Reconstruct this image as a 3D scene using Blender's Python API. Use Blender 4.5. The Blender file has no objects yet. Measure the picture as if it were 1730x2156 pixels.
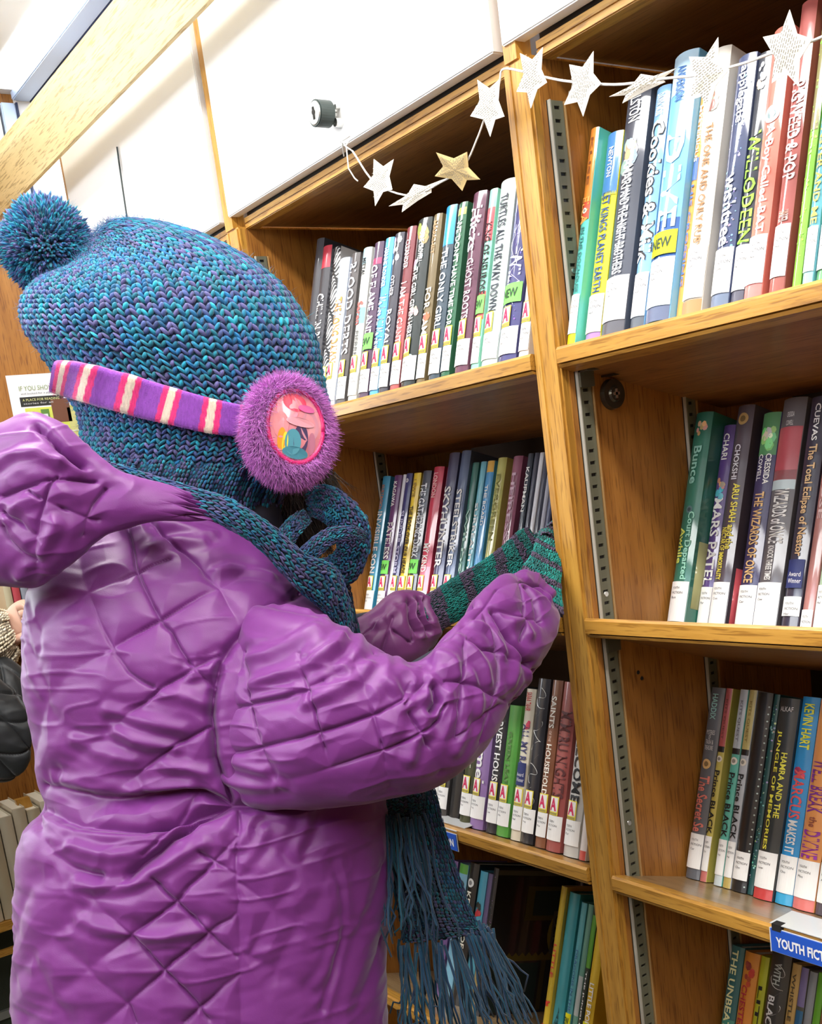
import bpy, bmesh, math, random
import numpy as np
from mathutils import Vector, Matrix
random.seed(7); RNG = np.random.default_rng(7)
SC = bpy.context.scene; COL = SC.collection
# ---------------------------------------------------------------- camera
CAMR = [[0.571446, 0.809686, -0.133633], [0.080549, -0.217394, -0.972755], [-0.816677, 0.545113, -0.189449]]
EYE = Vector((0, -.82, 1.15))
cam = bpy.data.objects.new('camera', bpy.data.cameras.new('camera')); COL.objects.link(cam)
cr, cd, cf = [Vector(v) for v in CAMR]
m = Matrix((( cr.x, -cd.x, -cf.x, EYE.x), (cr.y, -cd.y, -cf.y, EYE.y), (cr.z, -cd.z, -cf.z, EYE.z), (0, 0, 0, 1)))
cam.matrix_world = m
cam.data.sensor_fit = 'AUTO'; cam.data.sensor_width = 36; cam.data.lens = 2300/2156*36
cam.data.shift_y = (1450-1078)/2156; cam.data.clip_start = .01
SC.camera = cam
# ---------------------------------------------------------------- world, lights, exposure
w = bpy.data.worlds.new('world'); SC.world = w; w.use_nodes = True
w.node_tree.nodes['Background'].inputs[0].default_value = (.75, .85, 1, 1)
w.node_tree.nodes['Background'].inputs[1].default_value = .04
def area(name, loc, sx, sy, power, color, rot=(0, 0, 0)):
    l = bpy.data.lights.new(name, 'AREA'); l.shape = 'RECTANGLE'; l.size = sx; l.size_y = sy; l.energy = power; l.color = color
    o = bpy.data.objects.new(name, l); COL.objects.link(o); o.location = loc; o.rotation_euler = rot; return o
area('aisle_lamp_light', (-.75, -.50, 2.015), 2.4, .14, 24, (1, .97, .93))
area('aisle_lamp_light', (.75, -1.0, 2.015), .8, .3, 6, (1, .98, .96))
area('roof_window_light', (-.7, .10, 2.028), 3.2, .30, 16, (.86, .93, 1))
area('added_rear_light', (-3.10, -1.15, 1.35), .9, 1.0, 9, (.86, .93, 1), (0, math.radians(-90), 0))  # added light from the unseen rear, for jacket glare and rim light
vs = SC.view_settings; vs.view_transform = 'Standard'; vs.look = 'None'; vs.exposure = .16; vs.gamma = 1; vs.use_curve_mapping = False
# ---------------------------------------------------------------- materials
MC = {}
def newmat(name):
    m = bpy.data.materials.new(name); m.use_nodes = True; nt = m.node_tree
    return m, nt, nt.nodes['Principled BSDF']
def plain(name, col, rough=.5, metal=0, bump=0, scale=200, coat=0, spec=.5, emit=0, sheen=0, var=0):
    if name in MC: return MC[name]
    m, nt, b = newmat(name)
    b.inputs['Base Color'].default_value = (*col, 1); b.inputs['Roughness'].default_value = rough
    b.inputs['Metallic'].default_value = metal; b.inputs['Coat Weight'].default_value = coat; b.inputs['Coat Roughness'].default_value = .05
    b.inputs['Specular IOR Level'].default_value = spec; b.inputs['Sheen Weight'].default_value = sheen; b.inputs['Sheen Roughness'].default_value = .4
    if emit: b.inputs['Emission Color'].default_value = (*col, 1); b.inputs['Emission Strength'].default_value = emit
    if bump or var:
        tc = nt.nodes.new('ShaderNodeTexCoord'); n = nt.nodes.new('ShaderNodeTexNoise'); n.inputs['Scale'].default_value = scale
        nt.links.new(tc.outputs['Object'], n.inputs['Vector'])
        if bump:
            bp = nt.nodes.new('ShaderNodeBump'); bp.inputs['Strength'].default_value = bump; bp.inputs['Distance'].default_value = .001
            nt.links.new(n.outputs['Fac'], bp.inputs['Height']); nt.links.new(bp.outputs['Normal'], b.inputs['Normal'])
        if var:
            r = nt.nodes.new('ShaderNodeValToRGB'); r.color_ramp.elements[0].position = .3; r.color_ramp.elements[1].position = .7
            r.color_ramp.elements[0].color = (*[c*(1-var) for c in col], 1); r.color_ramp.elements[1].color = (*[min(1, c*(1+var)) for c in col], 1)
            nt.links.new(n.outputs['Fac'], r.inputs['Fac']); nt.links.new(r.outputs['Color'], b.inputs['Base Color'])
    MC[name] = m; return m
def colmat(name, rough=.45, coat=0, sheen=0, spec=.5):
    """colour comes from the mesh's own print / yarn colours"""
    if name in MC: return MC[name]
    m, nt, b = newmat(name)
    a = nt.nodes.new('ShaderNodeAttribute'); a.attribute_name = 'tint'
    nt.links.new(a.outputs['Color'], b.inputs['Base Color'])
    b.inputs['Roughness'].default_value = rough; b.inputs['Coat Weight'].default_value = coat; b.inputs['Coat Roughness'].default_value = .1
    b.inputs['Sheen Weight'].default_value = sheen; b.inputs['Specular IOR Level'].default_value = spec
    MC[name] = m; return m
def wood(name, axis, c1, c2, c3, rough=.38):
    if name in MC: return MC[name]
    m, nt, b = newmat(name); L = nt.links
    tc = nt.nodes.new('ShaderNodeTexCoord')
    def noise(sc, stretch, det=4):
        mp = nt.nodes.new('ShaderNodeMapping'); s = [sc]*3; s[axis] = sc/stretch; mp.inputs['Scale'].default_value = s
        n = nt.nodes.new('ShaderNodeTexNoise'); n.inputs['Scale'].default_value = 1; n.inputs['Detail'].default_value = det
        L.new(tc.outputs['Object'], mp.inputs['Vector']); L.new(mp.outputs['Vector'], n.inputs['Vector']); return n
    a = noise(55, 14); r = nt.nodes.new('ShaderNodeValToRGB'); e = r.color_ramp.elements
    e[0].position = .28; e[0].color = (*c1, 1); e[1].position = .72; e[1].color = (*c3, 1); x = e.new(.5); x.color = (*c2, 1)
    L.new(a.outputs['Fac'], r.inputs['Fac'])
    f = noise(420, 16, 2); r2 = nt.nodes.new('ShaderNodeValToRGB'); r2.color_ramp.elements[0].position = .36; r2.color_ramp.elements[1].position = .46
    r2.color_ramp.elements[0].color = (.50, .42, .34, 1); r2.color_ramp.elements[1].color = (1, 1, 1, 1)
    L.new(f.outputs['Fac'], r2.inputs['Fac'])
    mx = nt.nodes.new('ShaderNodeMix'); mx.data_type = 'RGBA'; mx.blend_type = 'MULTIPLY'; mx.inputs[0].default_value = .75
    L.new(r.outputs['Color'], mx.inputs[6]); L.new(r2.outputs['Color'], mx.inputs[7]); L.new(mx.outputs[2], b.inputs['Base Color'])
    bp = nt.nodes.new('ShaderNodeBump'); bp.inputs['Strength'].default_value = .25; bp.inputs['Distance'].default_value = .0006
    L.new(f.outputs['Fac'], bp.inputs['Height']); L.new(bp.outputs['Normal'], b.inputs['Normal'])
    b.inputs['Roughness'].default_value = rough; b.inputs['Coat Weight'].default_value = .15; b.inputs['Coat Roughness'].default_value = .2
    MC[name] = m; return m
OAK = ((.36, .165, .022), (.49, .245, .038), (.62, .34, .065))
PAN = ((.30, .115, .016), (.37, .150, .024), (.44, .19, .034))
oak_z = wood('oak_upright', 2, *OAK); oak_x = wood('oak_shelf', 0, *OAK); oak_y = wood('oak_end', 1, *OAK)
pan_z = wood('oak_panel', 2, *PAN, rough=.5); dark_x = wood('shelf_top_worn', 0, (.26, .17, .08), (.33, .22, .11), (.38, .26, .13), .3)
white_lam = plain('white_laminate', (.88, .88, .87), .45)
metal = plain('shelf_strip_metal', (.2, .2, .14), .42, .6); dmetal = plain('dark_metal', (.10, .09, .065), .35, .8)
black = plain('recess_black', (.012, .01, .008), .8)
PRINT = colmat('glossy_print', .45, 1, 0, .3); MATT = colmat('matt_print', .6)
paper = plain('book_paper', (.72, .66, .52), .8, bump=.3, scale=600)
# ---------------------------------------------------------------- mesh helpers
def mesh(name, V, F, mat, parent=None, smooth=False, cols=None):
    me = bpy.data.meshes.new(name)
    V = np.asarray(V, np.float32).reshape(-1, 3)
    if isinstance(F, np.ndarray) and F.ndim == 2:
        k = F.shape[1]; me.vertices.add(len(V)); me.vertices.foreach_set('co', V.ravel())
        me.loops.add(F.size); me.loops.foreach_set('vertex_index', F.astype(np.int32).ravel())
        me.polygons.add(len(F)); me.polygons.foreach_set('loop_start', np.arange(0, F.size, k, dtype=np.int32))
        me.polygons.foreach_set('loop_total', np.full(len(F), k, np.int32)); me.update(calc_edges=True)
    else:
        me.from_pydata([tuple(v) for v in V.tolist()], [], [tuple(f) for f in F])
    if smooth: me.polygons.foreach_set('use_smooth', np.ones(len(me.polygons), bool))
    if cols is not None:
        a = me.color_attributes.new('tint', 'FLOAT_COLOR', 'POINT')
        c = np.ones((len(V), 4), np.float32); c[:, :3] = cols; a.data.foreach_set('color', c.ravel())
    me.materials.append(mat); me.validate()
    o = bpy.data.objects.new(name, me); COL.objects.link(o)
    if parent: o.parent = parent
    return o
class MB:
    def __init__(s): s.V = []; s.F = []; s.C = []
    def add(s, V, F, c=None):
        n = len(s.V); s.V += [tuple(v) for v in V]; s.F += [tuple(i+n for i in f) for f in F]; s.C += [c or (1, 1, 1)]*len(V); return s
    def box(s, x0, x1, y0, y1, z0, z1, c=None, M=None):
        V = [(x, y, z) for z in (z0, z1) for y in (y0, y1) for x in (x0, x1)]
        if M: V = [tuple(M @ Vector(v)) for v in V]
        return s.add(V, [(0, 2, 3, 1), (4, 5, 7, 6), (0, 1, 5, 4), (2, 6, 7, 3), (0, 4, 6, 2), (1, 3, 7, 5)], c)
    def cyl(s, p, ax, r0, r1, h, n=20, c=None):
        ax = Vector(ax).normalized(); t = ax.orthogonal().normalized(); u = ax.cross(t); p = Vector(p); V = []
        for k, r in ((0, r0), (h, r1)):
            V += [tuple(p+ax*k+t*(r*math.cos(2*math.pi*i/n))+u*(r*math.sin(2*math.pi*i/n))) for i in range(n)]
        return s.add(V, [(i, (i+1) % n, n+(i+1) % n, n+i) for i in range(n)]+[tuple(range(n-1, -1, -1)), tuple(range(n, 2*n))], c)
    def quad(s, a, b, c_, d, c=None): return s.add([a, b, c_, d], [(0, 1, 2, 3)], c)
    def prism(s, poly, x0, x1, c=None):
        """(y, z) outline extruded along x"""
        n = len(poly); V = [(x0, *p) for p in poly]+[(x1, *p) for p in poly]
        return s.add(V, [(i, (i+1) % n, n+(i+1) % n, n+i) for i in range(n)]+[tuple(range(n-1, -1, -1)), tuple(range(n, 2*n))], c)
    def build(s, name, mat, parent=None, smooth=False, tint=False, bevel=0):
        o = mesh(name, s.V, s.F, mat, parent, smooth, np.array(s.C) if tint else None)
        if bevel:
            bm = bmesh.new(); bm.from_mesh(o.data); bmesh.ops.recalc_face_normals(bm, faces=bm.faces)
            bmesh.ops.bevel(bm, geom=[e for e in bm.edges if len(e.link_faces) == 2 and e.calc_face_angle(0) > .5], offset=bevel, segments=2, affect='EDGES')
            bm.to_mesh(o.data); bm.free()
        return o
def tag(o, label=None, cat=None, group=None, kind=None):
    if label: o['label'] = label
    if cat: o['category'] = cat
    if group: o['group'] = group
    if kind: o['kind'] = kind
    return o
def empty(name, loc=(0, 0, 0), parent=None):
    o = bpy.data.objects.new(name, None); o.empty_display_size = .02; COL.objects.link(o); o.location = loc
    if parent: o.parent = parent
    return o
_T = {}
def text_mesh(s, bold=.0):
    k = (s, bold)
    if k in _T: return _T[k]
    c = bpy.data.curves.new('t', 'FONT'); c.body = s; c.resolution_u = 2; c.offset = bold; c.space_line = .95
    o = bpy.data.objects.new('t', c); COL.objects.link(o)
    dg = bpy.context.evaluated_depsgraph_get(); me = bpy.data.meshes.new_from_object(o.evaluated_get(dg))
    V = np.array([v.co[:] for v in me.vertices]).reshape(-1, 3); F = [tuple(p.vertices) for p in me.polygons]
    bpy.data.objects.remove(o); bpy.data.curves.remove(c); bpy.data.meshes.remove(me)
    if len(V): V[:, 0] -= V[:, 0].min(); V[:, 1] -= V[:, 1].min(); V[:, :2] /= np.maximum(V[:, :2].max(0), 1e-6)
    _T[k] = (V[:, :2], F); return _T[k]
def catmull(A, n):
    A = np.asarray(A, float); k = len(A)
    E = np.vstack([2*A[0]-A[1], A, 2*A[-1]-A[-2]])
    t = np.linspace(0, k-1-1e-9, n); i = t.astype(int); f = (t-i)[:, None]
    p0, p1, p2, p3 = E[i], E[i+1], E[i+2], E[i+3]
    return .5*((2*p1)+(p2-p0)*f+(2*p0-5*p1+4*p2-p3)*f**2+(3*p1-p0-3*p2+p3)*f**3)
def loft(st, n, m, ex=1.0, dense=0.):
    """stations: rows of centre, half-axis a, half-axis b -> grid of points n x m"""
    S = catmull(st, n); th = np.linspace(0, 2*math.pi, m, endpoint=False); th = th-dense*np.cos(th)
    c, s = np.cos(th), np.sin(th)
    c = np.sign(c)*abs(c)**ex; s = np.sign(s)*abs(s)**ex
    return S[:, None, 0:3]+c[None, :, None]*S[:, None, 3:6]+s[None, :, None]*S[:, None, 6:9]
def grid_normals(P):
    du = np.gradient(P, axis=0); dv = (np.roll(P, -1, 1)-np.roll(P, 1, 1))/2
    N = np.cross(du, dv); L = np.linalg.norm(N, axis=2, keepdims=True); N = N/np.maximum(L, 1e-9)
    cen = P.mean(axis=1, keepdims=True)
    if ((P-cen)*N).sum() < 0: N = -N
    return N

def grid_faces(n, m, close=True):
    i = np.arange(n-1)[:, None]; j = np.arange(m if close else m-1)[None, :]; j2 = (j+1) % m
    return np.stack([i*m+j+0*j2, i*m+j2, (i+1)*m+j2, (i+1)*m+j+0*j2], -1).reshape(-1, 4)
def vnoise(P, scale, seed=0):
    Q = P*scale+seed*17.3; I = np.floor(Q).astype(np.int64); f = Q-I; f = f*f*(3-2*f); r = 0
    for dx in (0, 1):
        for dy in (0, 1):
            for dz in (0, 1):
                h = (I[:, 0]+dx)*374761393+(I[:, 1]+dy)*668265263+(I[:, 2]+dz)*2147483647+seed*974711
                h = (h ^ (h >> 13))*1274126177; h = ((h ^ (h >> 16)) & 0xffff)/65535.
                r = r+h*(f[:, 0] if dx else 1-f[:, 0])*(f[:, 1] if dy else 1-f[:, 1])*(f[:, 2] if dz else 1-f[:, 2])
    return r
# ---------------------------------------------------------------- the vehicle interior (setting)
def struct(o): o['kind'] = 'structure'; return o
struct(MB().box(-3.2, 1.4, -1.9, .42, -.04, 0).build('floor', plain('floor_vinyl', (.045, .06, .045), .55, bump=.3, scale=60, var=.25)))
struct(MB().box(-3.2, 1.4, -1.9, .42, 2.04, 2.08).build('ceiling', plain('ceiling_white', (.85, .86, .87), .6)))
struct(MB().box(-3.2, 1.4, .40, .44, 0, 2.04).build('wall_back', plain('wall_brown', (.10, .06, .03), .7)))
struct(MB().box(-3.2, 1.4, -1.94, -1.9, 0, 2.04).build('wall_front', plain('wall_tan', (.26, .16, .08), .6)))
struct(MB().box(1.36, 1.40, -1.9, .42, 0, 2.04).build('wall_right', plain('wall_tan', (.26, .16, .08), .6)))
struct(MB().box(-2.50, -2.45, -.42, .42, .31, 2.04).build('wall_left', pan_z))
struct(MB().box(-3.2, -3.16, -1.9, .42, 0, 2.04).build('wall_far', plain('wall_grey', (.55, .58, .55), .6)))
# sloping oak fascia over the cabinets
fas = wood('oak_fascia_overlit', 0, (.70, .52, .22), (.76, .58, .27), (.82, .65, .33), .5)  # oak paled in its colour so the board looks overexposed
fa = MB(); prof = [(-.078, 1.769), (-.084, 1.770), (-.122, 1.826), (-.126, 1.842), (-.114, 1.850), (-.06, 1.80)]
struct(MB().prism(prof, -2.45, 1.3).build('trim_1', fas))
# roof window frame and track
wn = empty('window_1', (-2.44, 0, 1.95)); wn['kind'] = 'structure'
al = plain('window_aluminium', (.50, .60, .78), .4, .2)
MB().box(-.01, .012, -.012, .018, -.14, .066).build('window_frame', al, wn, bevel=.002)
MB().box(-.01, .016, .018, .022, -.14, .066).build('window_seal', plain('track_dark', (.02, .03, .08), .5), wn)
MB().box(-.01, .01, .022, .40, -.14, .09).build('upper_wall', white_lam, wn)
MB().box(-.01, .006, -.10, -.016, -.14, .06).build('window_frame', plain('window_grey', (.62, .66, .62), .5), wn)
MB().box(.012, 2.2, .012, .050, .070, .088).build('track', al, wn, bevel=.002)
MB().box(.012, 2.2, .050, .055, .068, .088).build('track_edge', plain('track_dark', (.02, .03, .08), .5), wn)
MB().box(.03, 3.4, -.05, .25, .0855, .089).build('roof_pane', plain('roof_pane', (.9, .95, 1), .3, emit=3.0), wn)
MB().box(.25, 3.5, .372, .384, -.09, .09).build('upper_wall', white_lam, wn)
for i, (loc, sx, sy) in enumerate((((-3.155, -1.15, 1.35), 0, .50), ((-1.25, -1.895, 1.86), 1.35, 0))):  # unseen glowing windows, added for white glare on the book jackets
    wq = empty('window_%d' % (i+2), loc); wq['kind'] = 'structure'; hh = .5 if i == 0 else .14
    if i == 0: MB().box(-.004, .010, -sy, sy, -hh, hh).build('glow_pane', plain('added_rear_glow', (.88, .94, 1), .3, emit=3.5), wq)
    else: MB().box(-sx, sx, -.004, .010, -hh, hh).build('glow_pane', plain('added_glare_strip', (.92, .96, 1), .3, emit=7), wq)
    fr_ = MB()
    for a in (-1, 1):
        if i == 0: fr_.box(-.004, .03, a*sy-.02, a*sy+.02, -hh, hh).box(-.004, .03, -sy, sy, a*hh-.02, a*hh+.02)
        else: fr_.box(a*sx-.02, a*sx+.02, -.004, .03, -hh, hh).box(-sx, sx, -.004, .03, a*hh-.02, a*hh+.02)
    fr_.build('window_frame', al, wq)
lc = empty('ceiling_lamp', (-1.25, -1.70, 2.04)); MB().box(-1.36, 1.36, -.12, .12, -.012, 0).build('housing', white_lam, lc)  # unseen glowing panel added to put glare on the rounded spines
MB().box(-1.35, 1.35, -.11, .11, -.016, -.012).build('diffuser', plain('added_glare_panel', (1, .98, .96), .4, emit=12), lc); tag(lc, 'added glare panel along the opposite side of the ceiling', 'light')
# carpeted step under the far end unit
struct(MB().box(-2.62, -2.44, -.9, .40, 0, .305).build('trim_3', plain('step_carpet', (.05, .062, .045), .95, bump=.8, scale=400)))
struct(MB().box(-2.445, -2.43, -.9, .0, .10, .118).build('trim_4', plain('step_edge', (.45, .47, .44), .4, .5)))
# ceiling lamp bodies
for x0, x1, y0, y1 in ((-1.96, .46, -.58, -.42), (.30, 1.20, -1.16, -.84)):
    t = empty('ceiling_lamp', ((x0+x1)/2, (y0+y1)/2, 2.04))
    a, b = (x1-x0)/2, (y1-y0)/2
    MB().box(-a-.01, a+.01, -b-.012, b+.012, -.014, 0).build('housing', white_lam, t)
    MB().box(-a, a, -b, b, -.0185, -.014).build('diffuser', plain('lamp_diffuser', (1, .98, .95), .4, emit=5), t)
    tag(t, ['long white strip light on the ceiling above the near aisle', 'wide ceiling light behind the viewpoint'][x0 > 0], 'light', 'ceiling lights')
# ---------------------------------------------------------------- bookcase carcass
case = empty('bookcase', (0, 0, 0)); tag(case, 'built-in oak bookcase with slotted metal strips on its dividers', 'bookcase')
DIV = [(-2.19, -2.151), (-1.562, -1.5196), (-.909, -.87), (-.26, -.22)]
for x0, x1 in DIV:
    MB().box(x0, x1, 0, .40, .0, 1.543).build('divider', oak_z, case, bevel=.003)
    MB().prism([(.001, 0), (-.0012, 0), (-.0012, 1.54), (.001, 1.54)], x0+.0105, x0+.0135).build('edge_bead', oak_z, case, bevel=.0005)
    MB().box(x0+.006, x1-.014 if x1 > -.9 else x1-.012, -.0005, .02, 1.543, 1.86).build('divider_top', oak_z, case)
    # side panel veneer face
    MB().box(x1-.001, x1+.0008, .012, .395, .04, 1.539).build('side_panel', pan_z, case)
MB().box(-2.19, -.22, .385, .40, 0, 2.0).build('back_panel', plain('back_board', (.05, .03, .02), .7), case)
MB().box(-2.19, -.22, .03, .40, 0, .055).build('plinth', oak_x, case)
def standard(x, y0, y1, z0, z1, zt):
    mb = MB(); wd = y1-y0
    mb.box(x-.0005, x+.0004, y0-.0035, y1+.0045, z0, z1, (.01, .008, .006))            # dark strip painting in the shade of the routed groove
    mb.box(x, x+.0022, y0, y0+wd*.27, z0, z1, (.17, .17, .115)); mb.box(x, x+.0022, y1-wd*.27, y1, z0, z1, (.17, .17, .115))
    mb.box(x, x+.0042, y0-.0026, y0-.0010, z0, z1, (.45, .44, .38))                     # bright front edge
    mb.box(x, x+.0030, y1+.0018, y1+.0034, z0, z1, (.50, .30, .12))
    z = z0
    while z < z1:
        mb.box(x, x+.0022, y0+wd*.27, y1-wd*.27, z, min(z+.0092, z1), (.15, .15, .10)); z += .0127
    return mb
smat = colmat('strip_paint', .42, 0, 0, .5)
for x0, x1 in DIV[:3]:
    for a, b in ((.0225, .0395), (.186, .202)):
        standard(x1+.001, a, b, .06, 1.50 if a < .1 else 1.50, 0).build('slotted_strip', smat, case, tint=True)
    for z in (1.335, .995, .73, .47):
        sb = MB(); sb.cyl((x1+.003, .031, z), (1, 0, 0), .0034, .0028, .0012, 14); sb.build('strip_screw', plain('screw_steel', (.65, .64, .6), .25, .9), case)
sc = MB()
for y, z in ((.071, .898), (.076, .890)): sc.cyl((-.8695, y, z), (1, 0, 0), .0026, .002, .0011, 12)
sc.build('peg_holes', black, case)
kn = MB(); kn.cyl((-.869, .070, 1.207), (1, 0, 0), .0165, .0155, .006, 32); kn.cyl((-.863, .070, 1.207), (1, 0, 0), .009, .0075, .0025, 24)
kn.build('locking_disc', dmetal, case, smooth=False)
MB().box(-.8605, -.8597, .0655, .0745, 1.2055, 1.2085).box(-.8605, -.8597, .0685, .0715, 1.202, 1.212).build('disc_screw', plain('screw_bright', (.75, .74, .7), .2, .9), case)
MB().box(-.869, -.850, .058, .096, 1.2255, 1.2275).build('disc_plate', dmetal, case)
# ---------------------------------------------------------------- upper cabinets
def cabinet(x0, x1, label, split=None):
    c = empty('wall_cabinet', (x0, 0, 1.543)); W = x1-x0
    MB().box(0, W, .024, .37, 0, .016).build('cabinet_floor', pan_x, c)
    MB().box(0, W, .016, .034, -.004, .012).box(0, W, .014, .0165, -.003, .0028).box(0, W, .014, .0165, .0048, .0115).build('front_trim', oak_x, c)
    MB().box(0, W, .020, .026, .012, .30).build('recess', plain('recess_brown', (.05, .035, .02), .7), c)
    e = .004 if split is None else split
    return c
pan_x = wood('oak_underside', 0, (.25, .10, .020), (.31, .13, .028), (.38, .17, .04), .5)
GR = 'white-doored cupboards above the bookcase'
for x0, x1, lab in ((-2.151, -1.562, 'white cupboard above the bookcase behind the knit hat, farthest left'), (-1.5196, -.909, 'white cupboard with a dark cylinder lock left of the near divider'), (-.87, -.26, 'white cupboard at the top right corner above the star garland')):
    c = cabinet(x0, x1, lab); tag(c, lab, 'cupboard', GR)
    a, b = (x0+.002)-x0-.018, x1-x0+(-.006 if x1 < -.5 else .01)
    if x0 > -.9: a = -.031
    d = MB().box(a, b, -.004, .014, .016, .42).build('door', white_lam, c, bevel=.0015)
    if x1 > -.95 and x0 < -1.5:
        kx = -1.214-x0; k = MB(); k.cyl((kx, -.006, .053), (0, -1, 0), .006, .006, .012, 20)
        k.build('lock_stem', plain('chrome', (.7, .7, .68), .2, .95), d)
        k = MB(); k.cyl((kx, -.014, .054), (0, -1, 0), .0155, .0155, .021, 32); k.build('lock_cylinder', plain('lock_body', (.06, .075, .07), .45, .6), d, bevel=.001)
        k = MB(); k.cyl((kx, -.035, .054), (0, -1, 0), .0135, .0125, .0012, 32); k.build('lock_face', plain('lock_steel', (.62, .63, .6), .3, .8), d)
        k = MB(); k.box(kx-.0015, kx+.0015, -.0372, -.0361, .047, .061); k.cyl((kx, -.0361, .055), (0, -1, 0), .003, .003, .0012, 12); k.build('keyhole', black, d)
        k = MB(); k.cyl((kx+.009, -.004, .042), (0, -1, 0), .006, .005, .009, 16); k.cyl((kx+.009, -.004, .060), (0, -1, 0), .003, .003, .006, 12); k.build('lock_bolt', MC['chrome'], d)
def tube(pts, r, n=8):
    pts = [Vector(p) for p in pts]; V = []; F = []
    for i, p in enumerate(pts):
        t = (pts[min(i+1, len(pts)-1)]-pts[max(i-1, 0)]).normalized(); a = t.orthogonal().normalized() if i == 0 else (a-t*a.dot(t)).normalized(); b = t.cross(a)
        rr = r[i] if isinstance(r, (list, tuple)) else r
        V += [tuple(p+a*(rr*math.cos(2*math.pi*k/n))+b*(rr*math.sin(2*math.pi*k/n))) for k in range(n)]
    for i in range(len(pts)-1):
        for k in range(n): F.append((i*n+k, i*n+(k+1) % n, (i+1)*n+(k+1) % n, (i+1)*n+k))
    F += [tuple(range(n-1, -1, -1)), tuple(range((len(pts)-1)*n, len(pts)*n))]
    return V, F
V, F = tube([(-1.889, -.0065, 1.765), (-1.8895, -.0075, 1.74), (-1.892, -.008, 1.70), (-1.896, -.008, 1.64), (-1.90, -.008, 1.60)], .0016)
tag(mesh('cord', V, F, plain('cord_black', (.02, .03, .03), .5), None, True), 'thin dark cord hanging down the far white cupboard door', 'cord')
# ---------------------------------------------------------------- shelves
TILT = math.radians(19)
def shelf(x0, x1, ztop, tilt, label, name='shelf'):
    s = empty(name, ((x0+x1)/2, 0, ztop)); h = (x1-x0)/2-.001; t = math.tan(tilt); D = .25
    def sl(y): return -y*t
    MB().prism([(.016, sl(.016)), (.016, sl(.016)-.017), (D, sl(D)-.017), (D, sl(D))], -h, h).build('board', dark_x, s)
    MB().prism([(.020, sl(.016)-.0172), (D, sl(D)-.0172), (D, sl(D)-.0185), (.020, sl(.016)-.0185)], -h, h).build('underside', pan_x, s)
    MB().prism([(-.0035, -.0028), (-.001, 0), (.018, sl(.018)+.0006), (.018, -.021), (-.0035, -.0165)], -h, h).build('front_edge', oak_x, s)
    MB().prism([(-.0022, -.0180), (.018, -.0222), (.018, -.0262), (-.0005, -.0212)], -h, h).build('lower_bead', oak_x, s)
    for k in (-1, 1):
        MB().box(k*h-.007 if k > 0 else -h+.0032, k*h-.0032 if k > 0 else -h+.007, .021, .041, -.043, -.024).box(-h+.001 if k < 0 else h-.018, -h+.018 if k < 0 else h-.001, .021, .043, -.0275, -.0255).build('support_clip', plain('clip_metal', (.14, .14, .10), .45, .6), s)
    return tag(s, label, 'shelf', 'adjustable shelves of the oak bookcase')
BAY = {'L': (-1.5196, -.909), 'R': (-.87, -.26), 'F': (-2.151, -1.562)}
NM = {'R': 'right of the near divider', 'L': 'left of the near divider behind the child', 'F': 'in the far bay hidden by the coat'}
for b, (x0, x1) in BAY.items():
    for z, tl, nm in ((1.260, 14, 'top'), (.974, 19, 'second'), (.676, 19, 'third'), (.346, 19, 'lowest')):
        if b == 'F' and z < 1: continue
        shelf(x0, x1, z, math.radians(tl), f'{nm} oak shelf {NM[b]}')
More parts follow.
